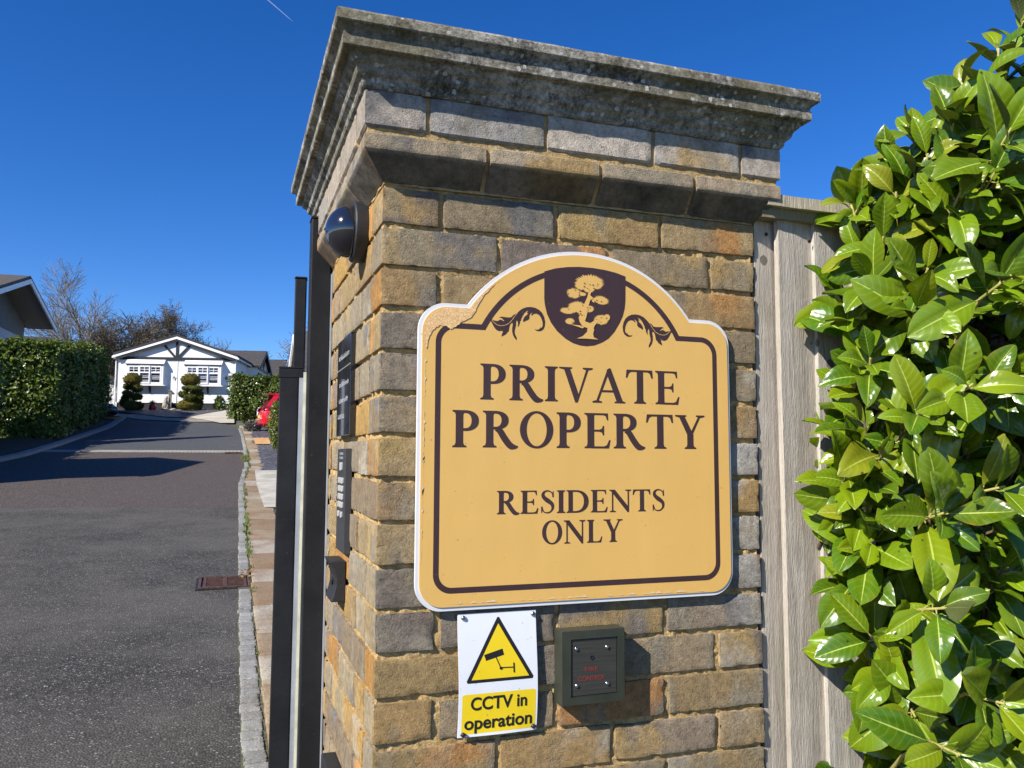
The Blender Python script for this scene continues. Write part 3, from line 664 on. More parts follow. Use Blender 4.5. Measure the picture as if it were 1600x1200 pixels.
for x, z in [(float(onY(*q, yb)[0]), float(onY(*q, yb)[2])) for q in ((901, 1014.5), (949, 1011), (901.5, 1072), (949.5, 1068))]:
    mb = MB(); mb.lathe([(.0037, 0), (.0036, .0012), (.0028, .0026), (.0012, .0032)], 14, frame((x, yb+.0022, z), (1, 0, 0), (0, 0, 1), (0, -1, 0))); mb.build('screw', M['screw'], fb, smooth=True)
mb = MB(); mb.lathe([(.0042, 0), (.0042, .0012), (.0026, .0014), (.0024, -.002)], 16, frame((float(onY(925, 1027, yb)[0]), yb+.0021, float(onY(925, 1027, yb)[2])), (1, 0, 0), (0, 0, 1), (0, -1, 0))); mb.build('key_hole', M['black_plastic'], fb, smooth='auto')
for tx, z, wd in (('FIRE', float(onY(925, 1049, yb)[2]), .0255), ('CONTROL', float(onY(925, 1063.5, yb)[2]), .052)):
    font_mesh(tx, .0112, frame((float(onY(925.5, 1050, yb)[0]), yb+.0019, z), (1, 0, 0), (0, 0, 1), (0, -1, 0)), M['red_print'], 'lettering', fb, .0002, -.0002, wd)
# ---------------------------------------------------------------- things on the side face (normal -X)
def side_frame(y, z, off=0.): return frame((-off, y, z), (0, -1, 0), (0, 0, 1), (-1, 0, 0))   # local x towards the viewer, z out of the wall
dc = thing('dome_camera', 'glossy black dome security camera on the side of the brick pillar under the corbel', 'security camera', (0, .2, 2.0))
Fd = side_frame(.200, 1.9955, .004)
mb = MB(); mb.lathe([(.059, -.004), (.0605, .004), (.0605, .019), (.058, .0215), (.053, .022)], 48, Fd); mb.build('mount_ring', M['black_plastic'], dc, smooth='auto')
mb = MB(); mb.lathe([(.053*cos(a), .021+.052*sin(a)) for a in [i*pi/2/16 for i in range(16)]]+[(.0005, .076)], 48, Fd); mb.build('dome', M['dome'], dc, smooth=True)
pq = thing('black_name_plaque', 'tall glossy black plaque with faint engraved lines on the side of the pillar', 'plaque', (0, .37, 1.7))
PY0, PY1, PZ0, PZ1 = .272, .478, 1.594, 1.807
mb = MB(); mb.box((-.0115, PY0, PZ0), (.002, PY1, PZ1)); mb.build('plate', simple('gloss_black_plate', (.012, .013, .018), .1, coat=.6), pq, bevel=.0008)
r = np.random.default_rng(3); GE = simple('engraved_grey', (.45, .45, .46), .5)
for z, y0, y1, h in ((1.769, .30, .455, .013), (1.708, .305, .44, .011), (1.672, .305, .44, .011), (1.638, .365, .455, .012)):
    y = y1; mb = MB()
    while y > y0:      # engraved script: thin upright and slanting strokes too small to read
        wv = .006+.006*r.random(); kx = r.random()
        a, b = (y, z+(-h/2)), (y-wv*kx, z+h/2*(.4+.6*r.random()))
        mb.box((-.0119, b[0]-.0009, z-h/2), (-.0114, b[0]+.0009, z-h/2+h*(.4+.6*r.random()))); mb.box((-.0119, y-wv, z-h/2), (-.0114, y-.001, z-h/2+.0015)) if kx > .5 else mb.box((-.0119, y-wv, z-.0005), (-.0114, y-.001, z+.0012))
        y -= wv+.002
    mb.build('engraving', GE, pq)
mb = MB(); mb.box((-.0122, PY0, 1.7395), (-.0113, PY1, 1.7418)); mb.build('dividing_line', simple('silver_line', (.5, .45, .38), .35, .6), pq)
kp = thing('keypad_panel', 'narrow dark metal entry keypad panel with pale buttons below the black plaque', 'keypad', (0, .37, 1.46))
mb = MB(); mb.box((-.0125, .312, 1.349), (.002, .436, 1.566)); kpl = mb.build('panel', simple('dark_keypad_metal', (.075, .075, .078), .42, .5, bump=.1, bscale=300), kp, bevel=.001)
KB = simple('pale_keypad_button', (.62, .61, .56), .4, .3); 
for zz, ys in ((1.5285, (.372,)), (1.4985, (.398, .372, .346)), (1.4815, (.398, .372, .346)), (1.4645, (.398, .372, .346)), (1.4475, (.398, .372, .346)), (1.427, (.398, .354))):
    for y in ys:
        mb = MB(); hh = .0062 if zz < 1.52 else .0085; ww = .0092 if zz < 1.52 else .016
        mb.poly(rpoly([(-ww, -hh), (ww, -hh), (ww, hh), (-ww, hh)], .003), side_frame(y, zz, .0148), .003); mb.build('button', KB, kp)
mb = MB()
for i in range(3):
    for z in (1.540+.0, 1.549): mb.box((-.0129, .352+i*.02, z+.004), (-.0124, .356+i*.02, z+.009))
mb.build('speaker_slots', simple('pale_mark', (.6, .6, .58), .5), kp)
ex = thing('exit_button_housing', 'black curved hood housing low on the side of the pillar under the keypad', 'housing', (0, .42, 1.28))
mb = MB(); n = 14; zc, hz = 1.276, .042
for i in range(n):
    pass
prof = [(-hz, .0), (-hz, .030), (-hz*.6, .024), (-hz*.2, .0205), (hz*.2, .0205), (hz*.6, .025), (hz, .034), (hz, .0)]
V = []; 
for y in (.352, .455):
    for z, o in prof: V.append((-o-.001, y, zc+z+.012))
m = len(prof); Fc = [tuple(range(m)), tuple(range(m, 2*m))[::-1]]+[(i, (i+1) % m, (i+1) % m+m, i+m)[::-1] for i in range(m)]
mb.add(V, Fc); hb = mb.build('hood', M['black_plastic'], ex, bevel=.002)
mb = MB(); mb.lathe([(.013, 0), (.013, .004), (.010, .0055), (.004, .006)], 20, side_frame(.403, 1.288, .0205)); mb.build('button', M['black_plastic'], ex, smooth='auto')
lb = thing('socket_box', 'black plastic box at the foot of the picture on the side of the pillar', 'box', (0, .42, .86))
mb = MB(); mb.box((-.03, .36, .80), (.002, .47, .905)); mb.build('case', M['black_plastic'], lb, bevel=.004)
mb = MB(); mb.box((-.034, .37, .81), (-.0295, .46, .85)); mb.build('flap', M['black_plastic'], lb, bevel=.002)

# ================================================================ gate post and open gate
gp = thing('gate_post', 'tall square black steel gate post fixed against the brick pillar', 'gate post', (-.03, .75, 0))
mb = MB(); mb.box((-.0545, .722, .0), (-.0035, .775, 2.166)); mb.build('box_section', M['gate'], gp, bevel=.003)
mb = MB(); mb.box((-.056, .7205, 2.1665), (-.002, .7765, 2.172)); mb.build('end_cap', M['gate'], gp, bevel=.001)
mb = MB(); mb.box((-.0030, .705, .0), (-.0004, .790, 2.02)); mb.build('backing_strip', M['galv'], gp)
gt = thing('open_gate', 'black metal driveway gate swung open and seen edge-on beside its post', 'gate', (-.09, .8, .05))
gaz = radians(6.2); gx = np.array([sin(gaz), cos(gaz), 0]); gy = np.array([cos(gaz), -sin(gaz), 0])
def gfr(o): return frame(o, gy, gx, (0, 0, 1))                   # local y runs along the leaf, x across it
o0 = np.array([-.121, .80, .055])
mb = MB(); mb.box((0, 0, 0), (.0500, .06, 1.722), gfr(o0)); mb.build('hanging_stile', M['gate'], gt, bevel=.003)
mb = MB(); mb.box((-.0015, -.0015, 1.700), (.062, .0615, 1.7235), gfr(o0)); mb.box((-.0015, -.0015, 1.7245), (.062, .0615, 1.729), gfr(o0)); mb.build('stile_cap', M['gate'], gt, bevel=.001)
mb = MB(); mb.box((.0508, -.001, 0), (.0610, .05, 1.722), gfr(o0)); mb.build('edge_channel', M['galv'], gt)
mb = MB(); mb.box((.0614, -.003, 0), (.0760, .0455, 1.715), gfr(o0)); mb.build('rubber_seal', M['cream_seal'], gt)
mb = MB(); mb.box((.03, .10, 0), (.0615, .135, 1.985), gfr(o0)); mb.box((.0285, .0985, 1.9855), (.063, .1365, 1.992), gfr(o0)); mb.build('hinge_tube', M['gate'], gt, bevel=.003)
mb = MB()
for z in (.08, .85, 1.60): mb.box((.012, .14, z), (.052, 2.9, z+.06), gfr(o0))
mb.box((.006, 2.9, 0), (.056, 2.95, 1.70), gfr(o0)); mb.build('rails', M['gate'], gt, bevel=.003)
for i in range(24): mb = MB(); mb.box((.024, .2+i*.112, .05), (.040, .29+i*.112, 1.62), gfr(o0)); mb.build('board', M['gate'], gt)
# ================================================================ close board fence
fn = thing('timber_fence', 'weathered grey feather-edge timber fence between the brick pillar and the laurel', 'fence', (1.5, .03, 0))
x = .783; i = 0; r = np.random.default_rng(21)
E1 = float(onY(1221.5, 600, -.009)[0]); E2 = float(onY(1279, 600, -.012)[0])
while x < 3.4:
    wd = (E1-.783, E2-E1, .095)[i] if i < 3 else .095+.012*(r.random()-.5)
    yf = (.007, -.010, -.013)[i] if i < 3 else -.012+.004*(r.random()-.5); mb = MB()
    n = 60; V = []; Z = np.linspace(.05, 2.058, n+1); tone = .84+.3*r.random()
    if i == 0: tone = .98
    wob = .0022*np.interp(Z, np.linspace(0, 2.1, 12), r.random(12)-.5)
    for k, z in enumerate(Z):
        for (a, b) in ((x+wob[k], yf), (x+wd*.5, yf+.0025), (x+wd+.03, yf+.013), (x+wd+.03, yf+.016), (x+wob[k]+.0015, yf+.0165)):
            V.append((a, b, z))
    m = 5; Fc = [(k*m+j, k*m+(j+1) % m, (k+1)*m+(j+1) % m, (k+1)*m+j) for k in range(n) for j in range(m)]+[tuple(range(m))[::-1], tuple(range(n*m, n*m+m))]
    warm = np.array([1., .95, .93]) if i == 0 else np.array([.97+.06*r.random(), .98, .93+.1*r.random()])
    mb.add(V, Fc, np.clip(warm*tone, 0, 1.3)); mb.build('board', M['timber'], fn); x += wd; i += 1
mb = MB(); V, Fc = gridbox((.7785, .026, .02), (.85, .12, 2.03), .1); mb.add(V, Fc, (.6, .56, .48)); mb.build('post', M['timber'], fn)
ZR = float(onY(1232, 305.5, -.036)[2])
mb = MB(); V, Fc = gridbox((.79, -.036, ZR-.024), (3.45, .03, ZR), .02); V[:, 2] += fbm(V, 14, 3)*.0018; V[:, 1] += fbm(V, 9, 5)*.0025
mb.add(V, Fc, (.88, .84, .74)); mb.build('capping_rail', M['timber'], fn)
mb = MB(); V, Fc = gridbox((.785, -.022, ZR-.046), (3.45, .02, ZR-.0245), .05); mb.add(V, Fc, (.5, .46, .36)); mb.build('counter_rail', M['timber'], fn)
for k in range(24):
    mb = MB(); xx = .815+.0+.088*(k//2)+.012*(k % 2); z = 2.02 if k < 2 else 2.035+(.02*r.random())
    mb.lathe([(.0042, 0), (.0038, .0012), (.0015, .0018)], 8, frame((.815+.093*k, -.0125 if k else .0075, 2.02-.012*(k % 2)), (1, 0, 0), (0, 0, 1), (0, -1, 0))); mb.build('nail', M['black_print'], fn)
# ================================================================ laurel bush beside the fence
def leafmat(name, top, back, gloss=.24, vein=(.42, .50, .10), veins=True, trans=.25):
    t = NT(name); uv = t.tc('UV'); sx = t.n('SeparateXYZ'); t.l(uv, sx.inputs[0]); u = sx.outputs[0]; v = t.math('ABSOLUTE', t.math('MULTIPLY', t.math('SUBTRACT', sx.outputs[1], .5), 2.))
    vc = t.n('VertexColor', layer_name='Col').outputs[0]
    c = t.mix(1., tuple(top)+(1,), vc, 'MULTIPLY')
    c = t.mix(t.ramp(t.noise(38, 4), [(.35, 0.), (.75, .45)]), c, (top[0]*1.5, top[1]*1.12, top[2]*.8, 1))
    nrm = None
    if veins:
        ph = t.math('FRACT', t.math('SUBTRACT', t.math('MULTIPLY', u, 8.5), t.math('MULTIPLY', v, 1.7)))
        sv = t.math('LESS_THAN', t.math('ABSOLUTE', t.math('SUBTRACT', ph, .5)), .055)
        mr = t.math('LESS_THAN', v, t.math('SUBTRACT', .062, t.math('MULTIPLY', u, .04)))
        c = t.mix(t.math('MULTIPLY', sv, .11), c, tuple(vein)+(1,)); c = t.mix(t.math('MULTIPLY', mr, .85), c, tuple(vein)+(1,))
        wv = t.math('SINE', t.math('MULTIPLY', ph, 6.283))
        nrm = t.bump(t.math('ADD', t.math('MULTIPLY', wv, .5), t.math('MULTIPLY', t.noise(70, 3), 1.)), .15, .0013)
        edg = t.math('MULTIPLY', t.math('GREATER_THAN', t.math('ADD', v, t.math('MULTIPLY', t.noise(55, 4), .5)), 1.22), t.ramp(t.noise(6, 2), [(.5, 0.), (.6, 1.)])); c = t.mix(t.math('MULTIPLY', edg, .75), c, (.22, .12, .03, 1))
        c = t.mix(t.math('MULTIPLY', t.math('LESS_THAN', t.math('ADD', t.vor(28), t.math('MULTIPLY', t.noise(200, 2), .1)), .125), .8), c, (.035, .018, .008, 1))
    bk = t.mix(t.ramp(t.noise(30, 3), [(.3, 0.), (.8, .3)]), tuple(back)+(1,), (back[0]*.6, back[1]*.6, back[2]*.5, 1))
    if veins: bk = t.mix(t.math('MULTIPLY', mr, .6), bk, (.20, .24, .08, 1))
    ge = t.n('NewGeometry'); c = t.mix(ge.outputs['Backfacing'], c, bk)
    rg = t.math('ADD', t.math('MULTIPLY', ge.outputs['Backfacing'], .35), t.ramp(t.noise(20, 3), [(.3, gloss-.05), (.75, gloss+.12)]))
    m = t.fin(c, rg, 0., nrm, .5)
    tr = t.n('BsdfTranslucent'); t.l(t.mix(1., c, (1.5, 1.7, .35, 1), 'MULTIPLY'), tr.inputs[0])
    ms = t.n('MixShader'); ms.inputs[0].default_value = trans; out = t.t.nodes['Material Output']
    t.l(t.b.outputs[0], ms.inputs[1]); t.l(tr.outputs[0], ms.inputs[2]); t.l(ms.outputs[0], out.inputs[0]); return m
M['laurel'] = leafmat('laurel_leaf', (.112, .20, .006), (.085, .105, .030), trans=.16)
M['laurel_twig'] = simple('laurel_twig', (.11, .075, .045), .8, var=.4, nscale=40, bump=.3)
M['young_twig'] = simple('young_green_twig', (.33, .30, .08), .6, var=.3, nscale=40)
NU, NV = 11, 7
UU, VV = np.meshgrid(np.linspace(0, 1, NU), np.linspace(-1, 1, NV), indexing='ij')
HWID = np.maximum(.0, np.sin(pi*np.clip(UU, 0, 1)**1.12))**.68*.232; HWID[0] = .008; HWID[-1] = .003
LF = [(i*NV+j+1, (i+1)*NV+j+1, (i+1)*NV+j, i*NV+j) for i in range(NU-1) for j in range(NV-1)]
def big_leaf(mb, o, d, n, Lg, fold, curl, wave, tw, col, rr):
    d = d/np.linalg.norm(d); n = n-d*(n@d); n = n/(np.linalg.norm(n)+1e-9); s = np.cross(d, n)   # s to the side
    X = UU*Lg; Yv = VV*HWID*Lg*(1+.06*np.sin(UU*9+rr)); Z = (np.abs(VV)-.62*VV**2)*HWID*Lg*fold*1.7 - curl*Lg*UU**2.2 + wave*Lg*np.sin(UU*7+rr)*np.abs(VV)*.5
    a = tw*UU; Y2 = Yv*np.cos(a)-Z*np.sin(a)*0; Z2 = Z+Yv*np.sin(a)
    bend = 1-.5*abs(curl)*UU
    P = o+(X*bend)[..., None]*d+Y2[..., None]*s+Z2[..., None]*n
    mb.add(P.reshape(-1, 3), LF, col, np.stack([UU, VV*.5+.5], -1).reshape(-1, 2))
bush = thing('laurel_bush', 'tall glossy green laurel bush with broad leaves in front of the timber fence', 'laurel bush', (1.45, -.28, 0))
prof_px = [(20, 1560), (60, 1535), (110, 1490), (165, 1450), (215, 1400), (300, 1335), (345, 1310), (420, 1310), (500, 1335), (560, 1325), (640, 1300), (720, 1310), (790, 1315), (850, 1315), (900, 1330), (960, 1325), (1000, 1330), (1100, 1375), (1200, 1385), (1400, 1390)]
ys_, xs_ = zip(*prof_px)
Zp = []; Xp = []
for y, x in zip(ys_, xs_): q = onY(x, y, -.16); Zp.append(q[2]); Xp.append(q[0])
o_ = np.argsort(Zp); Zp = np.array(Zp)[o_]; Xp = np.array(Xp)[o_]
ZTOP = onY(1560, 20, -.16)[2]
mbL = MB(); mbT = MB(); mbY = MB(); r = np.random.default_rng(77); nl = 0
def shoot(p, ax, n, Ls, droop=0., young=False):
    global nl
    ax = ax/np.linalg.norm(ax); t1 = np.cross(ax, (0.3, .1, 1)); t1 /= np.linalg.norm(t1); t2 = np.cross(ax, t1)
    base = p-ax*.012*n; mid = base-ax*.10-np.array([0, 0, .05]); 
    (mbY if young else mbT).tube([mid+np.array([.0, .05, -.06]), mid, base, p], [.0045, .0038, .003, .002], 6)
    ph = r.random()*6.28
    for i in range(n):
        a = ph+i*2.4+r.normal()*.25; t = i/(n-1); el = radians(72-38*t+r.normal()*10)      # lowest leaves spread widest
        out = t1*cos(a)+t2*sin(a); d = ax*cos(el)+out*sin(el); d = d+np.array([0, 0, -droop-.12*r.random()])
        d /= np.linalg.norm(d)
        nn = ax*sin(el)-out*cos(el)+r.normal(size=3)*.22+np.array([-.12, -.1, .25])
        Lg = Ls*(1.08-.35*t)*(.66+.62*r.random())
        o = base+ax*.012*i; pe = o+d*.012
        mbY.tube([o, pe], [.0016, .0013], 5, cap=False)
        w = r.random(); 
        if w < .05: col = (1.9, 1.15, 2.)      # a few yellowing leaves
        elif w < .30: col = (1.35+.3*r.random(), 1.15+.15*r.random(), .9)
        elif w < .62: col = (.42+.2*r.random(), .58+.15*r.random(), .9)
        else: k = .8+.4*r.random(); col = (k*1.05, k, k)
        big_leaf(mbL, pe, d, nn, Lg, .34+.3*r.random(), .10+.28*r.random()*(1 if r.random() < .8 else -.6), .10*r.random(), r.normal()*.35, col, r.random()*6.28); nl += 1
def Xleft(z): return float(np.interp(z, Zp, Xp))
for layer, (cnt, dep) in enumerate(((225, 0.), (175, .11), (120, .22))):
    for _ in range(cnt):
        z = .72+(2.62-.72)*r.random(); xl = Xleft(min(z, ZTOP)); span = 1.95-xl
        if z > ZTOP+.02: xl = Xleft(ZTOP)+(z-ZTOP)*.8
        e = r.random()**1.25; x = xl+.03+span*e*.92+layer*.035
        ex = x-xl
        if z > 2.12+ex*1.15+.03 and z > 2.1: 
            continue
        yf = -.13-.40*(1-math.exp(-ex/.42))+.05*r.normal()*.5
        y = min(yf+dep, -.075 if z < 2.16 else .25)
        edge = math.exp(-ex/.16)
        top = np.clip((z-(2.12+ex*1.15-.22))/.2, 0, 1)*(z > 2.0)
        ax = np.array([-.9*edge-.12+.35*r.normal(), -.85+.25*r.normal(), .38+.3*r.normal()+.9*top])
        shoot(np.array([x, y, z]), ax, 6+int(r.random()*4), .095+.034*r.random(), droop=.02)
# leading shoots that stand proud of the outline as in the photograph
for (px, py, Y, ax, n, L) in [(1450, 240, -.22, (-.5, -.7, .6), 8, .115), (1400, 300, -.18, (-.6, -.6, .6), 8, .11), (1490, 180, -.24, (-.5, -.6, .7), 8, .115), (1535, 120, -.26, (-.4, -.6, .8), 8, .12), (1560, 260, -.34, (-.3, -.8, .5), 8, .13), (1380, 370, -.18, (-.6, -.7, .4), 8, .11), (1360, 560, -.2, (-.6, -.7, .3), 8, .115), (1560, 75, -.22, (-.4, -.4, .9), 8, .115), (1500, 130, -.2, (-.8, -.3, .6), 6, .11), (1600, 30, -.25, (.1, -.4, 1.), 7, .11), (1425, 195, -.16, (-.8, -.3, .7), 7, .10), (1390, 255, -.14, (-.9, -.3, .5), 6, .10),
                            (1330, 390, -.11, (-.9, -.5, .15), 6, .098), (1330, 320, -.1, (-.6, -.3, .8), 5, .09), (1330, 490, -.12, (-.8, -.5, .3), 6, .10), (1345, 610, -.13, (-.8, -.5, .3), 7, .10), (1340, 690, -.13, (-.9, -.4, .1), 6, .10), (1345, 760, -.14, (-.9, -.5, 0), 7, .11),
                            (1350, 845, -.14, (-.9, -.6, 0), 7, .11), (1345, 930, -.12, (-1, -.4, -.1), 5, .10), (1400, 1050, -.2, (-.7, -.7, .1), 8, .125), (1430, 1120, -.24, (-.6, -.8, 0), 8, .125), (1480, 800, -.34, (-.4, -.9, .2), 8, .13), (1570, 760, -.38, (-.2, -1, .2), 7, .13),
                            (1480, 950, -.36, (-.3, -.9, .2), 8, .13), (1520, 600, -.36, (-.3, -.9, .3), 8, .125), (1440, 640, -.30, (-.4, -.8, .3), 7, .12), (1580, 430, -.40, (-.2, -.9, .3), 7, .13), (1450, 420, -.28, (-.5, -.8, .3), 8, .115), (1580, 200, -.38, (-.3, -.8, .5), 7, .135), (1500, 300, -.30, (-.4, -.7, .4), 8, .12), (1570, 1100, -.42, (-.2, -.9, .1), 8, .14), (1500, 1180, -.38, (-.3, -.9, .1), 8, .13)]:
    shoot(onY(px, py, Y), np.array(ax, float), n, L*.92, young=True)
fol = mbL.build('foliage', M['laurel'], bush, smooth=True)
# woody framework inside
for i in range(26):
    x = 1.15+.9*r.random(); y = -.12-.25*r.random(); top = 1.2+1.15*r.random(); k = r.normal(size=4)*.05
    mbT.tube([(x, y, .05), (x+k[0], y+k[1], top*.4), (x+k[2]*1.5, y+k[1], top*.7), (x+k[2]*2-.06, y+k[3], top)], [.014, .011, .008, .004], 7)
mbT.build('branches', M['laurel_twig'], bush, smooth=True); mbY.build('young_shoots', M['young_twig'], bush, smooth=True)

# ================================================================ ground, lane, kerbs
def fade_noise(): pass
t = NT('tarmac'); co = t.geo()
sxyz = t.n('SeparateXYZ'); t.l(co, sxyz.inputs[0])
sv = t.math('ADD', t.math('MULTIPLY', sxyz.outputs[0], float(HD[0])), t.math('MULTIPLY', sxyz.outputs[1], float(HD[1])))
sv = t.math('ADD', sv, float(-CAMP@HD))
ag = t.vor(80, out='Color', co=co); agg = t.n('SeparateColor'); t.l(ag, agg.inputs[0])
dist = t.vor(80, co=co)
c = t.ramp(agg.outputs[0], [(0., (.034, .030, .023, 1)), (.6, (.078, .070, .056, 1)), (.86, (.125, .113, .092, 1)), (.95, (.21, .195, .17, 1)), (1., (.38, .36, .32, 1))])
c = t.mix(t.ramp(dist, [(.32, 0.), (.55, .75)]), c, (.018, .018, .018, 1))
c = t.mix(t.ramp(t.noise(1.1, 6, .65), [(.38, 0.), (.62, .5)]), c, (.12, .11, .092, 1))
c = t.mix(t.ramp(t.noise(3.2, 5, .7), [(.6, 0.), (.8, .3)]), c, (.022, .022, .022, 1))
wob = t.math('ADD', t.math('MULTIPLY', t.noise(1.6, 4), .5), t.math('MULTIPLY', t.noise(22, 4, .8), .9))
band = t.math('MULTIPLY', t.math('GREATER_THAN', t.math('ADD', sv, wob), 13.75), t.math('LESS_THAN', sv, 22.6))
br = t.ramp(agg.outputs[0], [(0., (.040, .031, .026, 1)), (.6, (.080, .062, .053, 1)), (.93, (.12, .098, .085, 1)), (1., (.20, .18, .17, 1))])
c = t.mix(band, c, br)
far = t.math('GREATER_THAN', sv, 23.0)
c = t.mix(far, c, t.ramp(agg.outputs[0], [(0., (.045, .047, .050, 1)), (.8, (.070, .072, .076, 1)), (1., (.15, .15, .15, 1))]))
M['tarmac'] = t.fin(c, .82, 0., t.bump(dist, .9, .006), .3)
M['ground'] = simple('rough_ground', (.075, .072, .045), .95, var=.5, nscale=1.3, bump=.6, bscale=8)
M['soil'] = simple('dark_soil_and_leaf_litter', (.035, .026, .018), .95, var=.6, nscale=6, bump=.7, bscale=25)
M['granite'] = None
t = NT('granite_sett'); c = t.ramp(t.noise(130, 4, .8), [(.25, (.10, .10, .098, 1)), (.5, (.27, .265, .25, 1)), (.78, (.50, .49, .46, 1))])
c = t.mix(1., c, t.n('VertexColor', layer_name='Col').outputs[0], 'MULTIPLY'); c = t.mix(t.ramp(t.noise(6, 5), [(.5, 0.), (.75, .5)]), c, (.12, .105, .07, 1))
M['granite'] = t.fin(c, .9, 0., t.bump(t.noise(90, 5, .7), .7, .008), .25)
t = NT('mossy_joint'); c = t.ramp(t.noise(25, 5), [(.3, (.05, .045, .03, 1)), (.5, (.09, .08, .05, 1)), (.65, (.10, .13, .03, 1))]); M['joint'] = t.fin(c, .95, 0., t.bump(t.noise(60, 4), .7, .01))
t = NT('slate_chippings'); co = t.geo(); vo = t.n('TexVoronoi'); vo.inputs['Scale'].default_value = 22; mpn = t.n('Mapping'); mpn.inputs['Scale'].default_value = (1, 1.6, 1); t.l(co, mpn.inputs[0]); t.l(mpn.outputs[0], vo.inputs['Vector'])
sc_ = t.n('SeparateColor'); t.l(vo.outputs['Color'], sc_.inputs[0])
c = t.ramp(sc_.outputs[0], [(0., (.025, .025, .03, 1)), (.5, (.06, .058, .066, 1)), (.85, (.14, .135, .15, 1)), (1., (.32, .31, .32, 1))])
M['slate'] = t.fin(c, .6, 0., t.bump(vo.outputs['Distance'], 1., .03), .5)
M['paving'] = simple('pale_paving', (.40, .37, .30), .85, var=.3, nscale=3, bump=.4, bscale=40)
M['concrete'] = simple('pale_concrete_drive', (.46, .42, .34), .85, var=.2, nscale=1.2, bump=.3, bscale=20)
M['tanslab'] = simple('tan_stepping_slab', (.42, .24, .09), .85, var=.25, nscale=6)
M['weed'] = simple('verge_grass', (.13, .155, .035), .8, var=.5, nscale=30)

def sheet(name, rows, dz, mat, label=None, kind='structure', nx=8, step=2.0, px=True):
    """rows of (py, pxl, pxr) on the photo's ground, laid as a sheet on the sloping ground"""
    P = []
    for (y, a, b) in rows: P.append((gr(a, y), gr(b, y)))
    V = []; k = 0
    for (A, B), (A2, B2) in zip(P, P[1:]):
        n = max(1, int(np.linalg.norm((A+B-A2-B2)/2)/.5))
        for i in range(n): t_ = i/n; V.append((A+(A2-A)*t_, B+(B2-B)*t_))
    V.append(P[-1]); W_ = []
    for A, B in V:
        for j in range(nx+1): q = A+(B-A)*j/nx; W_.append((q[0], q[1], g(q[0], q[1])+dz))
    m = nx+1; Fc = [(i*m+j, i*m+j+1, (i+1)*m+j+1, (i+1)*m+j) for i in range(len(V)-1) for j in range(nx)]
    o = MB().add(W_, Fc).build(name, mat); tag(o, label, kind=kind); return o
# terrain: rows along the rise, wide enough to reach the horizon
ss = np.concatenate([np.arange(-60, -4, 4), np.arange(-4, 60, .5), np.arange(60, 120, 4), np.arange(120, 900, 40)])
ll = np.concatenate([np.arange(-500, -60, 40), np.arange(-60, 60, 2.), np.arange(60, 501, 40)])
SH = np.array([HD[1], -HD[0], 0])
V = [(CAMP[0]+HD[0]*s+SH[0]*l, CAMP[1]+HD[1]*s+SH[1]*l, np.interp(s, _S, _Z2)-.03+(max(0, s-400)*.012)) for s in ss for l in ll]
m = len(ll); Fc = [(i*m+j, i*m+j+1, (i+1)*m+j+1, (i+1)*m+j) for i in range(len(ss)-1) for j in range(m-1)]
tag(MB().add(V, Fc).build('ground', M['ground'], smooth=True), kind='structure')
# lane
RK = [(2.6, -.13), (5.5, -.10), (8.9, -.05), (15.1, .03), (18.5, .21), (22., .27), (29.7, .30), (33., .26), (35.9, -.25), (37.6, -1.2), (39.1, -2.89)]   # world Y, X of the right edge
def rkx(y): return float(np.interp(y, [a for a, _ in RK], [b for _, b in RK]))
def lkx(y): return float(np.interp(y, [-5, 21.6, 23., 26.2, 32.2, 36.3, 39.], [-5.7, -5.36, -5.1, -4.9, -4.69, -4.53, -4.5]))
V = []; ysr = list(np.arange(-6, 39.2, .4)); nx = 12
for y in ysr:
    a, b = lkx(y), rkx(y)
    if y > 39.1: b = -3
    for j in range(nx+1): x = a+(b-a)*j/nx; V.append((x, y, g(x, y)))
m = nx+1; Fc = [(i*m+j, i*m+j+1, (i+1)*m+j+1, (i+1)*m+j) for i in range(len(ysr)-1) for j in range(nx)]
tag(MB().add(V, Fc).build('lane', M['tarmac'], smooth=True), kind='structure')
# the lane bends left in front of the white bungalow
V = []; 
for i in range(13):
    x = -2.6-i*.9
    for j in range(9): y = 36.2+j*.52; V.append((x, y, g(x, y)-.004))
Fc = [(i*9+j, (i+1)*9+j, (i+1)*9+j+1, i*9+j+1)[::-1] for i in range(12) for j in range(8)]
tag(MB().add(V, Fc).build('lane_bend', M['tarmac']), kind='structure')
# granite setts along the right edge, then flat kerb slabs
mb = MB(); mj = MB(); r = np.random.default_rng(5); y = 1.2; s = 9000
while y < 33:
    L = (.10+.06*r.random())*(1 if y < 9 else 2 if y < 16 else 4); x = rkx(y)
    if not (6.42 < y+L/2 < 7.0):
        wv = .098+.008*r.random(); z = g(x, y+L/2)
        rx = (.012 if y < 9 else .04); s += 1
        k = .75+.4*r.random(); cc_ = (k, k*(.98+.03*r.random()), k*.96)
        sl = (g(x, y+L)-g(x, y))/L
        Ms = frame((x+.004*r.normal(), y, g(x, y)), (1, 0, 0), (0, 1/sqrt(1+sl*sl), sl/sqrt(1+sl*sl)), (0, 0, 1))
        roughbox(mb, (0, .004, -.04), (wv, L-.004, .016+.003*r.random()), rx, .008, .003, s, lambda V_, S_, sd, c_=cc_: np.broadcast_to(c_, (len(V_), 3)), sc=30, M=Ms)
    y += L
    if y > 33: break
tag(mb.build('sett_edging', M['granite'], smooth='auto'), kind='structure')
mb = MB(); r = np.random.default_rng(6); y = 1.2; s = 9500
t = NT('kerb_slab_stone'); c = t.ramp(t.noise(70, 5, .7), [(.25, (.14, .12, .09, 1)), (.5, (.30, .27, .22, 1)), (.78, (.46, .43, .37, 1))]); c = t.mix(1., c, t.n('VertexColor', layer_name='Col').outputs[0], 'MULTIPLY')
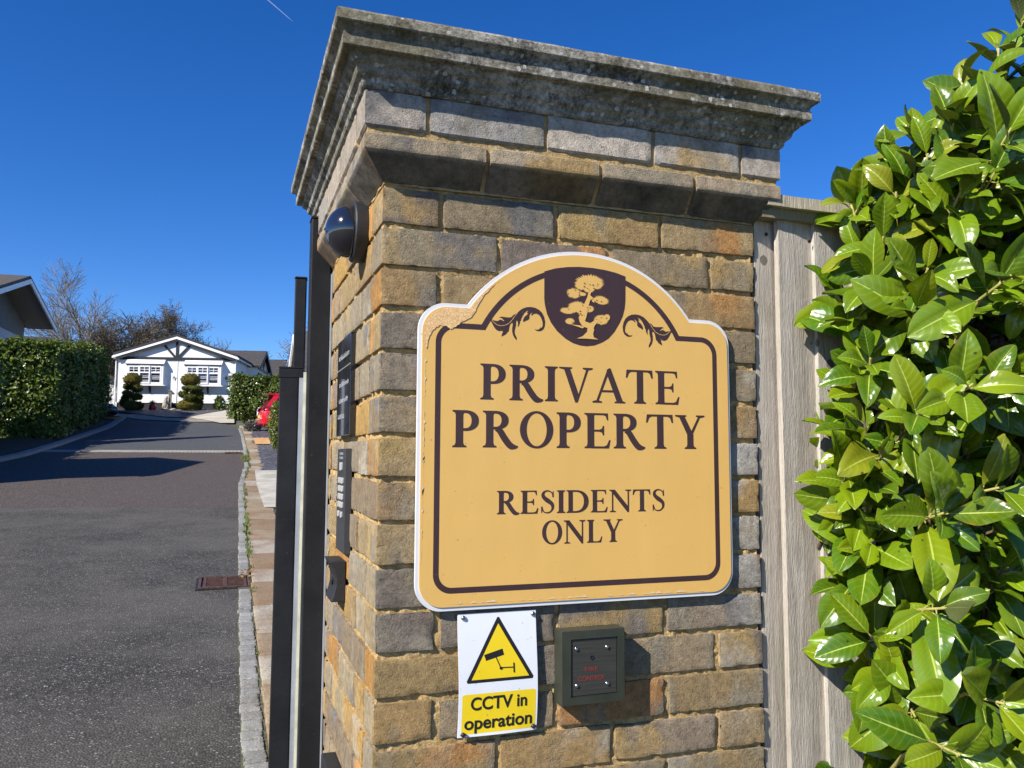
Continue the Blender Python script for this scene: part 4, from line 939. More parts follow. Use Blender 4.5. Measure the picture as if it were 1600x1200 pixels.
c = t.mix(t.ramp(t.noise(2.3, 5, .7), [(.45, 0.), (.62, .6)]), c, (.20, .115, .06, 1))
M['slab'] = t.fin(c, .9, 0., t.bump(t.noise(40, 5, .7), .6, .01), .25)
while y < 33.5:
    L = .55+.45*r.random() if y < 20 else 1.1; x = rkx(y)+.118; s += 1
    sl = (g(x, y+L)-g(x, y))/L; wv = .40 if y < 18 else .42
    tone = [(1.15, 1.12, 1.05), (.95, .80, .62), (.8, .62, .45), (1.2, 1.18, 1.12), (.9, .78, .6)][int(r.random()*5)]
    Ms = frame((x, y, g(x, y)), (1, 0, 0), (0, 1/sqrt(1+sl*sl), sl/sqrt(1+sl*sl)), (0, 0, 1))
    roughbox(mb, (0, .006, -.05), (wv, L-.006, .028+.004*r.random()), .03 if y < 8 else .08, .01, .003, s, lambda V_, S_, sd, c_=tone: np.broadcast_to(c_, (len(V_), 3)), sc=22, M=Ms)
    y += L
tag(mb.build('kerb_slabs', M['slab'], smooth='auto'), kind='structure')
V = []; 
for y in np.arange(1., 34, .5):
    for x in (rkx(y)-.006, rkx(y)+.60): V.append((x, y, g(x, y)+.006))
n = len(V)//2; tag(MB().add(V, [(2*i, 2*i+1, 2*i+3, 2*i+2) for i in range(n-1)]).build('kerb_bedding', M['joint']), kind='structure')
# pavement under the gate and pillar
V = []
for y in np.arange(-6, 17, .5):
    for x in (.55 if y > 1 else -.10, 6.): V.append((x, y, g(x, y)+.004))
n = len(V)//2; tag(MB().add(V, [(2*i, 2*i+1, 2*i+3, 2*i+2) for i in range(n-1)]).build('pavement', M['tarmac']), kind='structure')
# weeds in the joint
mb = MB(); r = np.random.default_rng(8)
def tuft(x, y, n, h, sp):
    for _ in range(n):
        a = r.random()*6.28; bx, by = x+r.normal()*sp, y+r.normal()*sp*2.5; hh = h*(.4+.8*r.random()); lean = hh*.7*r.random(); w_ = .0035*(1 if y < 9 else 2.2)
        z = g(bx, by)+.012; p0 = np.array([bx, by, z]); p2 = p0+np.array([cos(a)*lean, sin(a)*lean, hh]); p1 = p0+np.array([cos(a)*lean*.3, sin(a)*lean*.3, hh*.6]); sd = np.array([-sin(a), cos(a), 0])*w_
        mb.add([p0-sd, p0+sd, p1+sd*.7, p1-sd*.7, p2], [(0, 1, 2, 3), (3, 2, 4)])
for _ in range(80):
    y = 2+22*r.random()**.8; d = .35 if y < 6 else 1.
    if r.random() < d: tuft(rkx(y)+.108+.01*r.normal(), y, int(6+10*r.random()), .035+.03*(y > 6), .012)
for _ in range(8): tuft(rkx(8.5)+.1, 7.2+3.4*r.random(), 14, .05, .02)
for _ in range(26): tuft(rkx(20.6)+.02, 19.6+1.6*r.random(), 14, .07, .04)
tag(mb.build('weeds', M['weed']), 'thin green weeds growing in the joint between the kerb stones', kind='stuff')
# drain grate and litter
def grate(name, cx, cy, wx, ly, label, nb):
    z = g(cx, cy); th = thing(name, label, 'drain cover', (cx, cy, z)); IR = M['iron']; sl = (g(cx, cy+.5)-g(cx, cy-.5)); Ms = frame((cx, cy, z+.010), (1, 0, 0), (0, 1/sqrt(1+sl*sl), sl/sqrt(1+sl*sl)), (0, 0, 1))
    mb = MB(); mb.box((-wx/2-.02, -ly/2-.02, -.03), (wx/2+.02, ly/2+.02, -.0035+.001), Ms); mb.build('pit', M['black_print'], th)
    mb = MB()
    for a, b in (((-wx/2, -ly/2), (wx/2, -ly/2+.03)), ((-wx/2, ly/2-.03), (wx/2, ly/2)), ((-wx/2, -ly/2+.03), (-wx/2+.025, ly/2-.03)), ((wx/2-.025, -ly/2+.03), (wx/2, ly/2-.03)), ((-.018, -ly/2+.03), (.018, ly/2-.03)), ((-wx*.385-.01, -ly/2+.03), (-wx*.385+.015, ly/2-.03)), ((wx*.385-.015, -ly/2+.03), (wx*.385+.01, ly/2-.03))):
        mb.box((a[0], a[1], -.004), (b[0], b[1], .010), Ms)
    mb.build('frame', IR, th, bevel=.002)
    for i in range(nb):
        y0 = -ly/2+.05+(ly-.10)*i/(nb-1)
        for x0, x1 in ((-wx*.385+.015, -.018), (.018, wx*.385-.015)):
            mb = MB(); mb.box((x0, y0-.009, -.002), (x1, y0+.009, .008), Ms); mb.build('bar', IR, th)
M['iron'] = simple('rusty_iron', (.085, .042, .030), .85, .3, var=.5, nscale=25, bump=.5, bscale=120)
grate('drain_grate', -.20, 6.72, .46, .50, 'rusty iron drain grate in the near right edge of the tarmac', 8)
grate('drain_grate', .02, 22.45, .44, .36, 'small distant drain grate at the end of the pale sett channel', 4)
mb = MB(); r = np.random.default_rng(12)
for _ in range(60):
    x = rkx(7.05)+.02+.10*r.random(); y = 6.98+.10*r.normal(); a = r.random()*6.28; L = .02+.02*r.random(); z = g(x, y)+.022+.015*r.random(); d = np.array([cos(a), sin(a), .3*r.normal()])*L; s_ = np.array([-sin(a), cos(a), .4*r.normal()])*L*.4; p = np.array([x, y, z])
    mb.add([p, p+d*.5+s_, p+d, p+d*.5-s_], [(0, 1, 2, 3)], [(.9, .75, .5), (.5, .3, .2), (1.2, 1.1, .9)][int(r.random()*3)])
t = NT('dead_leaf'); M['deadleaf'] = t.fin(t.mix(1., (.30, .20, .10, 1), t.n('VertexColor', layer_name='Col').outputs[0], 'MULTIPLY'), .8)
tag(mb.build('leaf_litter', M['deadleaf']), 'dry brown leaf litter gathered behind the drain grate', kind='stuff')
# pale sett channel across the lane
V = []
for i in range(29):
    x = -5.05+i*(5.35/28); c0 = (CAMP+HD*23.0); yy = None
    # a line square to the slope at s = 23
    y0 = (22.75-(x-CAMP[0])*HD[0])/HD[1]+CAMP[1]; y1 = (23.45-(x-CAMP[0])*HD[0])/HD[1]+CAMP[1]
    V += [(x, y0, g(x, y0)+.006), (x, y1, g(x, y1)+.006)]
t = NT('pale_sett_channel'); bk = t.n('TexBrick'); bk.inputs['Scale'].default_value = 1.; bk.inputs['Brick Width'].default_value = .2; bk.inputs['Row Height'].default_value = .1; bk.inputs['Mortar Size'].default_value = .012
bk.inputs['Color1'].default_value = (.40, .37, .31, 1); bk.inputs['Color2'].default_value = (.27, .25, .21, 1); bk.inputs['Mortar'].default_value = (.09, .08, .06, 1); t.l(t.geo(), bk.inputs['Vector'])
M['channel'] = t.fin(bk.outputs[0], .85)
tag(MB().add(V, [(2*i, 2*i+1, 2*i+3, 2*i+2)[::-1] for i in range(28)]).build('sett_channel', M['channel']), kind='structure')
# left verge: low kerb and soil bank
mb = MB(); V = []; ysl = np.arange(8, 40.2, .5)
for y in ysl:
    x = lkx(y); z = g(x, y)
    for dx, dz in ((0.0, -.02), (-.01, .085), (-.22, .09), (-.24, .05)): V.append((x+dx, y, z+dz))
m = 4; tag(mb.add(V, [(i*m+j, i*m+j+1, (i+1)*m+j+1, (i+1)*m+j) for i in range(len(ysl)-1) for j in range(3)]).build('left_kerb', M['granite']), kind='structure')
V = []
for y in ysl:
    x = lkx(y); 
    for dx, dz in ((-.23, .055), (-.6, .12), (-1.2, .16), (-2.5, .2), (-9, .25)): V.append((x+dx, y, g(x+dx, y)+dz))
m = 5; tag(MB().add(V, [(i*m+j, i*m+j+1, (i+1)*m+j+1, (i+1)*m+j) for i in range(len(ysl)-1) for j in range(4)]).build('soil_bank', M['soil']), kind='structure')
# kerb round the left corner at the bend
V = []
for i in range(14):
    x = -4.5-.02-i*.35; y = 39.05+0*i
    for dy, dz in ((0.0, -.02), (-.02, .10), (-.3, .10)): V.append((x, y-.55+dy, g(x, y)+dz))
tag(MB().add(V, [(i*3+j, i*3+j+1, (i+1)*3+j+1, (i+1)*3+j)[::-1] for i in range(13) for j in range(2)]).build('corner_kerb', M['concrete']), kind='structure')
# beds and driveway on the right and in front of the bungalow
sheet('slate_bed', [(736, 405, 448), (715, 401, 448), (690, 391, 448), (676, 386, 448), (668, 382, 446)], .022, M['slate'])
sheet('pale_path', [(796, 413, 465), (760, 401, 460), (737, 398, 452)], .034, M['paving'])
sheet('stepping_slab', [(696, 399, 423), (686, 395, 420)], .045, M['tanslab'])
# ================================================================ white bungalow at the end of the lane
M['render_white'] = simple('white_textured_render', (.80, .80, .785), .85, var=.06, nscale=1.5, bump=.5, bscale=30)
M['white_paint'] = simple('white_gloss_board', (.82, .82, .82), .45, var=.03)
M['black_timber'] = simple('black_painted_timber', (.014, .014, .016), .5)
M['plinth'] = simple('black_brick_plinth', (.022, .021, .026), .8, var=.4, nscale=12, bump=.4)
def tilemat(name, c1, c2):
    t = NT(name); w_ = t.n('TexWave', wave_type='BANDS', bands_direction='Z', wave_profile='SAW'); w_.inputs['Scale'].default_value = 1.0
    co = t.geo(); t.l(co, w_.inputs['Vector']); w_.inputs['Scale'].default_value = 1.9
    c = t.ramp(t.noise(6, 5, .7), [(.3, tuple(c1)+(1,)), (.7, tuple(c2)+(1,))])
    c = t.mix(t.ramp(w_.outputs['Fac'], [(.0, .75), (.14, 0.)]), c, (.01, .01, .01, 1))
    return t.fin(c, .75, 0., t.bump(w_.outputs['Fac'], .7, .04))
M['roof_dark'] = tilemat('dark_roof_tiles', (.035, .031, .030), (.07, .062, .060))
M['roof_grey'] = tilemat('grey_roof_tiles', (.05, .043, .036), (.11, .095, .08))
t = NT('window_glass'); M['glass'] = t.fin((.03, .035, .045, 1), .05, 0., None, .8)
M['blind'] = simple('pale_window_blind', (.55, .56, .60), .6, var=.1)
M['curtain'] = M['blind']
BO = atD(180.6, 641.5, 42.2); HAZ = radians(12.6)
ex_ = np.array([cos(HAZ), -sin(HAZ), 0]); ey_ = np.array([sin(HAZ), cos(HAZ), 0]); BZ = float(BO[2])
BF = frame((BO[0], BO[1], BZ), ex_, ey_, (0, 0, 1))
bun = thing('white_bungalow', 'white bungalow with black gable timbers and two bay windows facing down the lane', 'bungalow', (BO[0], BO[1], BZ))
BWd, BL, EZ, AZ_ = 5.84, 13.5, 2.77, 3.80; HX = BWd/2; OVH = .17
sl_ = (AZ_-EZ)/(HX+OVH)
mb = MB(); P = [(0, .42), (BWd, .42), (BWd, EZ-.03), (HX, AZ_-.08), (0, EZ-.03)]
mb.poly(P, frame(BF[:3, 3], ex_, (0, 0, 1), np.cross(ex_, (0, 0, 1))), 0)          # front, faces the lane
mb.add(xf([(BWd, 0, .42), (BWd, BL, .42), (BWd, BL, EZ), (BWd, 0, EZ), (0, 0, .42), (0, BL, .42), (0, BL, EZ), (0, 0, EZ), (BWd, BL, .42), (0, BL, .42)], BF), [(0, 1, 2, 3), (4, 7, 6, 5), (8, 9, 6, 2)])
mb.build('wall', M['render_white'], bun)
mb = MB(); mb.box((.03, .04, -1.2), (BWd-.03, BL-.03, .42), BF); mb.build('plinth', M['plinth'], bun)
mb = MB(); T = .10
for sgn in (-1, 1):
    xe = HX+sgn*(HX+OVH)
    a = [(HX, -.23, AZ_+.09), (xe, -.23, EZ+.09), (xe, BL+.1, EZ+.09), (HX, BL+.1, AZ_+.09)]; b = [(x, y, z+T) for x, y, z in a]
    q = [(0, 1, 2, 3), (7, 6, 5, 4), (0, 4, 5, 1), (1, 5, 6, 2), (2, 6, 7, 3)]; mb.add(xf(a+b, BF), q if sgn < 0 else [x[::-1] for x in q])
rf = mb.build('roof', M['roof_dark'], bun)
mb = MB()
for sgn in (-1, 1):     # white barge boards
    xe = HX+sgn*(HX+OVH+.02); a = [(HX, -.21, AZ_+.07), (xe, -.21, EZ+.07), (xe, -.21, EZ-.06), (HX, -.21, AZ_-.06)]; b = [(x, -.182, z) for x, y, z in a]
    q = [(0, 3, 2, 1), (4, 5, 6, 7), (0, 1, 5, 4), (2, 3, 7, 6), (1, 2, 6, 5)]; mb.add(xf(a+b, BF), q if sgn < 0 else [x[::-1] for x in q])
mb.build('barge_board', M['white_paint'], bun)
mb = MB()
def bar2(mb, p, q, w_, y0, y1):
    p = np.array(p, float); q = np.array(q, float); d = (q-p)/np.linalg.norm(q-p); n = np.array([-d[1], d[0]])*w_/2
    V = [(*(p-n), y0), (*(q-n), y0), (*(q+n), y0), (*(p+n), y0), (*(p-n), y1), (*(q-n), y1), (*(q+n), y1), (*(p+n), y1)]
    mb.add(xf([(v[0], v[2], v[1]) for v in V], BF), [(0, 1, 2, 3), (7, 6, 5, 4), (0, 4, 5, 1), (1, 5, 6, 2), (2, 6, 7, 3), (3, 7, 4, 0)])
for sgn in (-1, 1): bar2(mb, (HX, AZ_-.115), (HX+sgn*(HX+.05), EZ-.115), .11, -.18, -.15)
bar2(mb, (.05, 2.72), (BWd-.05, 2.72), .15, -.055, -.002)
mb.build('fascia_timber', M['black_timber'], bun)
for nm, p, q in (('king_post', (HX, 2.77), (HX, AZ_-.2)), ('strut', (HX-.07, 2.79), (HX-.62, 3.41)), ('strut', (HX+.07, 2.79), (HX+.62, 3.41))):
    mb = MB(); bar2(mb, p, q, .11, -.05, -.003); mb.build(nm, M['black_timber'], bun)
mb = MB()
for xs in (-.2, BWd+.2):
    mb.tube([xf([(xs, -.2, EZ-.02)], BF)[0], xf([(xs, BL, EZ-.02)], BF)[0]], .055, 8)
mb.tube([xf([(BWd+.06, -.04, EZ-.05)], BF)[0], xf([(BWd+.06, -.04, .3)], BF)[0]], .035, 8)
mb.tube([xf([(-.06, -.04, EZ-.05)], BF)[0], xf([(-.06, -.04, .3)], BF)[0]], .035, 8)
mb.tube([xf([(HX+.05, -.02, 2.66)], BF)[0], xf([(HX+.05, -.02, .42)], BF)[0]], .012, 6)
mb.build('gutter_and_downpipes', M['white_paint'], bun)
for x0 in (.48, 3.36):
    x1 = x0+1.9; dp = .29; z0, z1 = 1.33, 2.41
    bay = MB(); bay.add(xf([(x0, -dp, z1), (x1, -dp, z1), (x1, 0, z1+.24), (x0, 0, z1+.24), (x0, -dp, z1+.045), (x1, -dp, z1+.045), (x1, 0, z1+.285), (x0, 0, z1+.285)], BF), [(0, 3, 2, 1), (4, 5, 6, 7), (0, 1, 5, 4), (1, 2, 6, 5), (3, 0, 4, 7)])
    by = MB(); by.box((x0+.04, -dp+.03, z0), (x1-.04, 0, z0+.07), BF); by.box((x0-.02, -dp-.06, z0-.05), (x1+.06, 0, z0), BF); by.box((x0+.04, -dp+.03, z1-.10), (x1-.04, 0, z1), BF)
    by.box((x0+.04, -dp+.03, z0+.07), (x0+.14, 0, z1-.10), BF); by.box((x1-.14, -dp+.03, z0+.07), (x1-.04, 0, z1-.10), BF)
    bo = by.build('bay_window', M['white_paint'], bun)
    bay.build('canopy', M['white_paint'], bo)
    k = MB(); k.box((x0, -dp-.015, z1-.06), (x1, -dp+.01, z1-.001), BF); k.build('trim', M['black_timber'], bo); k = MB(); k.add(xf([(x0+1.16, 0, z0-.05), (x0+1.22, 0, z0-.05), (x0+1.22, -.30, z0-.05), (x0+1.16, -.30, z0-.05), (x0+1.16, 0, z0-.42), (x0+1.22, 0, z0-.42), (x0+1.22, -.06, z0-.42), (x0+1.16, -.06, z0-.42)], BF), [(0, 3, 2, 1), (4, 5, 6, 7), (3, 7, 6, 2), (0, 4, 7, 3), (1, 2, 6, 5)]); k.build('bracket', M['black_timber'], bo)
    w0, w1 = x0+.14, x1-.14; ws = (w1-w0)/3
    g_ = MB(); g_.add(xf([(w0, -dp+.07, z0+.07), (w1, -dp+.07, z0+.07), (w1, -dp+.07, z1-.1), (w0, -dp+.07, z1-.1)], BF), [(0, 1, 2, 3)]); g_.build('pane', M['glass'], bo)
    cu_ = MB()
    for i in range(3):
        a = w0+ws*i+.05
        for z_ in np.arange(z0+.14, z1-.15, .075 if i else .09): cu_.box((a, -dp+.058, z_), (a+ws-.1, -dp+.064, z_+.03), BF) if (i+int(z_*9)) % 3 else None
    cu_.build('blind', M['blind'], bo)
    m_ = MB(); zm = z0+.60
    for i in range(3):
        a, b = w0+ws*i, w0+ws*(i+1); y0_ = -dp+.02 if i != 1 else -dp-.02
        for q in (((a, z0+.07), (a+.055, z1-.1)), ((b-.055, z0+.07), (b, z1-.1)), ((a+.055, zm), (b-.055, zm+.07)), ((a+.055, z0+.07), (b-.055, z0+.13)), ((a+.055, z1-.17), (b-.055, z1-.1)),
                  (((a+b)/2-.012, zm+.07), ((a+b)/2+.012, z1-.17)), ((a+.055, (zm+z1-.1)/2-.012), ((a+b)/2-.013, (zm+z1-.1)/2+.012)), (((a+b)/2+.013, (zm+z1-.1)/2-.012), (b-.055, (zm+z1-.1)/2+.012))):
            m_.box((q[0][0], y0_, q[0][1]), (q[1][0], y0_+.045, q[1][1]), BF)
    m_.build('casement_frames', M['white_paint'], bo)
# side gable and windows of the side wall
gy0, gy1 = 3.4, 6.6; gm = (gy0+gy1)/2; gz = AZ_-.04; gxo = BWd+.55
mb = MB(); 
for sgn in (-1, 1):
    ye = gm+sgn*(gm-gy0+.2); a = [(HX, gm, gz), (gxo+.2, gm, gz), (gxo+.2, ye, EZ-.05), (HX, ye, EZ-.05)]; b = [(x, y, z+.08) for x, y, z in a]
    q = [(0, 1, 2, 3), (7, 6, 5, 4), (1, 5, 6, 2), (2, 6, 7, 3)]; mb.add(xf(a+b, BF), q if sgn > 0 else [x[::-1] for x in q])
mb.build('cross_roof', M['roof_dark'], bun)
mb = MB(); mb.add(xf([(gxo, gy0, .0), (gxo, gy1, 0), (gxo, gy1, EZ-.08), (gxo, gm, gz-.05), (gxo, gy0, EZ-.08), (BWd-.1, gy0, 0), (BWd-.1, gy0, EZ-.08)], BF), [(0, 1, 2, 3, 4), (5, 0, 4, 6)]); mb.build('porch_wall', M['render_white'], bun)
mb = MB()
def barx(mb, p, q, w_, x0, x1):
    p = np.array(p, float); q = np.array(q, float); d = (q-p)/np.linalg.norm(q-p); n = np.array([-d[1], d[0]])*w_/2
    V = [(x, *v) for x in (x0, x1) for v in (p-n, q-n, q+n, p+n)]; mb.add(xf(V, BF), [(3, 2, 1, 0), (4, 5, 6, 7), (0, 1, 5, 4), (1, 2, 6, 5), (2, 3, 7, 6), (3, 0, 4, 7)])
for sgn in (-1, 1): barx(mb, (gm, gz-.06), (gm+sgn*(gm-gy0+.2), EZ-.12), .12, gxo+.15, gxo+.21); barx(mb, (gm, EZ-.1), (gm+sgn*.5, gz-.42), .07, gxo+.003, gxo+.04)
barx(mb, (gy0, EZ-.12), (gy1, EZ-.12), .12, gxo+.003, gxo+.05); barx(mb, (gm, EZ-.1), (gm, gz-.1), .07, gxo+.003, gxo+.045); barx(mb, (gy0, 2.35), (gy1, 2.35), .12, gxo+.003, gxo+.05)
mb.build('side_gable_timbers', M['black_timber'], bun)
for (xw, y0, y1, z0, z1) in ((BWd, 1.5, 2.1, 1.4, 2.3), (gxo, 4.0, 4.7, 1.2, 2.25), (gxo, 5.2, 5.9, 1.2, 2.25), (BWd, 8.0, 8.8, 1.3, 2.3), (BWd, 10.2, 11.2, 1.3, 2.3)):
    mb = MB(); mb.box((xw-.02, y0-.07, z0-.07), (xw+.03, y1+.07, z1+.07), BF); f_ = mb.build('window', M['white_paint'], bun); mb = MB(); mb.box((xw+.031, y0, z0), (xw+.036, y1, z1), BF); mb.build('pane', M['glass'], f_)
mb = MB(); mb.box((4.0+1.38, -.03, 1.66), (4.0+1.62, -.004, 1.82), BF); mb.build('name_plate', simple('grey_name_plate', (.10, .11, .13), .5), bun)
orn = MB(); q = xf([(2.83, -.05, 1.73)], BF)[0]
for a in (0, 1.1, 2.3, 3.5, 4.6): orn.tube([q, q+np.array([.10*cos(a), -.01, .12*sin(a)])], [.02, .006], 5)
orn.build('wall_ornament', M['black_timber'], bun)
# wall shadow pocket: low arched garden panel behind the pot is only a shadow, nothing built there

# slate bed and drive in front of the bungalow
sheet('front_slate_bed', [(654, 262, 292), (650, 228, 310), (647, 205, 325), (644, 185, 345), (641, 172, 361)], .07, M['slate'], nx=14)
sheet('front_kerb', [(660, 305, 345), (656.5, 222, 345), (652, 182, 300), (648.5, 165, 235)], .03, M['slab'], nx=8)
sheet('driveway', [(662.5, 345, 366), (657.5, 318, 366), (653, 289, 365), (647, 322, 364), (640, 358, 364)], .05, M['concrete'], nx=8)
def stones(name, cx, cy, n, R, size, label):
    mb = MB(); r = np.random.default_rng(int(cx*31+n) & 255)
    for i in range(n):
        x, y = cx+r.normal()*R, cy+r.normal()*R*.6; s_ = size*(.5+r.random()); mb.blob((x, y, g(x, y)+.06), (s_, s_*.7, s_*.5), 8, .35, 1.5, i, (.6+.5*r.random(),)*3)
    return mb
# ---------------------------------------------------------------- cloud-pruned trees
t = NT('clipped_yew'); vc = t.n('VertexColor', layer_name='Col').outputs[0]
c = t.ramp(t.noise(28, 6, .8), [(.3, (.02, .026, .008, 1)), (.5, (.10, .10, .018, 1)), (.75, (.26, .22, .035, 1))]); c = t.mix(1., c, vc, 'MULTIPLY')
M['yew'] = t.fin(c, .9, 0., t.bump(t.noise(40, 6, .8), 1., .08), .2)
M['bark'] = simple('grey_brown_bark', (.14, .11, .085), .9, var=.4, nscale=12, bump=.6, bscale=30)
def bD(px, D): q = atD(px, 641, D); q[2] = g(q[0], q[1]); return q
def spray(mb, c, rad, n, size, r, col=None):
    """many tiny tufts over an ellipsoid surface, so its outline is leafy"""
    d = r.normal(size=(n, 3)); d /= np.linalg.norm(d, axis=1, keepdims=True); p = np.array(c)+d*np.array(rad)*(.94+.14*r.random((n, 1)))
    a = r.normal(size=(n, 3)); t1 = np.cross(d, a); t1 /= np.linalg.norm(t1, axis=1, keepdims=True); up = d+.5*r.normal(size=(n, 3)); up /= np.linalg.norm(up, axis=1, keepdims=True)
    s_ = size*(.6+.8*r.random((n, 1))); V = np.stack([p-t1*s_*.4, p+t1*s_*.4, p+up*s_], 1).reshape(-1, 3); F_ = np.arange(3*n).reshape(-1, 3)
    cc_ = np.repeat(.75+.6*r.random((n, 1)), 3, 0)*np.ones((1, 3)); mb.add(V, F_, cc_ if col is None else cc_*np.array(col))
def topiary(label, pads, D, base):
    D = 41.05; b = bD(base[0], D); th = thing('cloud_pruned_tree', label, 'topiary', b, 'cloud-pruned trees before the bungalow'); r = np.random.default_rng(len(pads)); mb = MB(); cs = []
    for i, (px, py, rx, ry, dd) in enumerate(pads):
        c_ = atD(px, py, D+dd); k = D/F; R = (rx*k, rx*k*.85, ry*k); tint = (1.15, .98, .8) if i == 0 else (.85+.3*r.random(), 1., .9)
        R = (R[0], R[1], R[2]*1.12); mb.blob(c_, R, 20, .16, 2.2, i+3, tint); spray(mb, c_, R, 420, .065, r, tint); cs.append(c_)
    mb.build('crown', M['yew'], th)
    tr = MB(); axis = [b+np.array([0, 0, -.1])]+[np.array([b[0]+.05*sin(i*2), b[1], z]) for i, z in enumerate(np.linspace(b[2]+.3, cs[0][2], 7))]
    tr.tube(axis, [.085-.008*i for i in range(8)], 8)
    for c_ in cs[1:]:
        z = c_[2]-.12; tr.tube([np.array([b[0], b[1], z-.1]), (np.array([b[0], b[1], z])+c_)/2, c_], [.035, .03, .025], 6)
    tr.build('trunk', M['bark'], th, smooth=True)
topiary('narrow cloud-pruned tree below the left bay window of the bungalow', [(207, 593, 12.5, 8.5, 0), (201, 604, 7, 4.5, .1), (215, 607, 6.8, 5.2, -.1), (199, 615, 7, 4.8, 0), (211, 620, 6.5, 4, -.2), (196, 621, 5, 3.5, .1), (217, 620, 4.5, 3.5, .1), (194, 629, 6.5, 5.5, 0), (204, 634, 10.5, 7, -.2), (215, 634, 8, 5.5, .1)], 40.6, (207, 643))
topiary('broad cloud-pruned tree below the right bay window of the bungalow', [(298, 594, 14, 9, 0), (301, 607, 15, 5, 0), (287, 616, 7.5, 4.2, -.1), (296, 621, 8.5, 5, -.3), (309, 617, 8, 5.5, .1), (312, 622, 5, 3.5, 0), (296, 633, 18.5, 7.5, 0), (300, 640, 13, 6, 0), (308, 630, 8, 6, .2)], 40.4, (297, 647))
# pot, statue, post, stones
b = bD(238, 41.5); D0 = float((b-CAMP)@HD); kx = D0/F
pt = thing('red_plant_pot', 'round red glazed plant pot with a small green plant before the bungalow', 'plant pot', b)
mb = MB(); mb.lathe([(.13, 0), (.17, .03), (.19, .16), (.17, .26), (.14, .29), (.15, .32), (.13, .32), (.12, .27)], 20, frame(b+np.array([0, 0, .04]), (1, 0, 0), (0, 1, 0), (0, 0, 1))); mb.build('pot', simple('red_glaze', (.33, .02, .02), .3), pt, smooth='auto')
mb = MB(); r = np.random.default_rng(3)
for i in range(60):
    a = r.random()*6.28; e = .3+.9*r.random(); L = .22*r.random()+.1; p0 = b+np.array([.05*r.normal(), .05*r.normal(), .34]); d = np.array([cos(a)*cos(e), sin(a)*cos(e), sin(e)]); s_ = np.cross(d, (0, 0, 1))*.03; mb.add([p0, p0+d*L*.5+s_, p0+d*L, p0+d*L*.5-s_], [(0, 1, 2, 3)], (.9, 1., .8))
M['smallleaf'] = leafmat('hedge_leaf', (.10, .16, .015), (.08, .10, .03), .26, veins=False, trans=.15)
mb.build('plant', M['smallleaf'], pt)
b = bD(258, 41.6); st = thing('stone_statue', 'small pale stone garden statue beside the weathered post before the bungalow', 'statue', b); mb = MB(); SM = simple('pale_cast_stone', (.36, .32, .25), .9, var=.35, nscale=20, bump=.5, bscale=40)
for (dx, dy, dz, rx, ry, rz) in ((0, 0, .08, .20, .16, .09), (0, 0, .28, .145, .13, .22), (.01, -.02, .47, .11, .10, .16), (.03, -.03, .62, .085, .085, .10), (.06, -.04, .70, .05, .05, .06), (-.09, -.05, .20, .06, .07, .15), (.10, -.05, .20, .06, .07, .15)): mb.blob(b+np.array([dx, dy, dz]), (rx, ry, rz), 16, .18, 2.5, int(dz*50))
mb.build('figure', SM, st, smooth=True)
b = bD(265, 41.7); po = thing('weathered_post', 'short weathered wooden post standing beside the stone statue', 'post', b); mb = MB(); mb.box(b+np.array([-.075, -.06, -.1]), b+np.array([.075, .06, .98])); mb.build('shaft', simple('silvered_wood', (.25, .22, .17), .9, var=.4, nscale=20), po, bevel=.01)
mb = MB(); mb.box(b+np.array([-.09, -.075, .98]), b+np.array([.09, .075, 1.03])); mb.build('cap', simple('silvered_wood_cap', (.28, .25, .20), .9), po, bevel=.008)
for i, (px, n) in enumerate(((272, 3), (221, 2), (311, 5), (316, 4))):
    b = bD(px, 41.6); mb = stones('s', b[0], b[1], n, .12, .10, ''); mb.build('x', SM) if 0 else None
    tag(mb.build('garden_stones', SM, smooth=True), ['pale rounded stones to the right of the wooden post', 'pale stone slab at the foot of the narrow cloud-pruned tree', 'row of small white stones right of the broad cloud-pruned tree', 'last white stones of the row nearest the driveway'][i], 'stones')
b = bD(343, 41.55); th = thing('shaded_shrub', 'small dark shrub against the black plinth at the right corner of the bungalow', 'shrub', b); mb = MB(); spray(mb, b+np.array([0, 0, .3]), (.22, .2, .4), 500, .12, np.random.default_rng(2), (.7, .8, .7)); mb.blob(b+np.array([0, 0, .25]), (.15, .14, .3), 12, .3, 2, 4, (.5,)*3); mb.build('foliage', M['smallleaf'], th)

# ================================================================ hedges of small leaves
def leafcloud(mb, P, N, size, r, col=(1, 1, 1), jitter=.6):
    n = len(P); N = N+jitter*r.normal(size=(n, 3)); N /= np.linalg.norm(N, axis=1, keepdims=True)
    A = r.normal(size=(n, 3)); A[:, 2] -= .3; d = np.cross(N, A); d /= np.linalg.norm(d, axis=1, keepdims=True); s_ = np.cross(d, N)
    L = size*(.6+.7*r.random((n, 1))); W_ = L*.23
    fold = N*W_*.5
    V = np.stack([P, P+d*L*.3+s_*W_+fold, P+d*L*.7+s_*W_*.8+fold, P+d*L, P+d*L*.7-s_*W_*.8+fold, P+d*L*.3-s_*W_+fold, P+d*L*.5], 1).reshape(-1, 3)
    o = np.arange(n)*7; F_ = np.concatenate([np.stack([o, o+6, o+2, o+1], 1)[:, ::-1], np.stack([o+6, o+3, o+2, o+2], 1)[:, [0, 1, 2]][:, ::-1].repeat(1, 0) if 0 else np.stack([o+6, o+3, o+3, o+2], 1)[:, [0, 1, 3, 0]][:, [0, 1, 2, 0]] if 0 else np.stack([o, o+5, o+4, o+6], 1)[:, ::-1]])
    F3 = np.concatenate([np.stack([o+6, o+3, o+2], 1), np.stack([o+6, o+4, o+3], 1)])
    c_ = np.repeat((.6+.8*r.random((n, 1))), 7, 0)*np.array(col)[None]
    mb.add(V, F_.tolist()+F3.tolist(), c_)
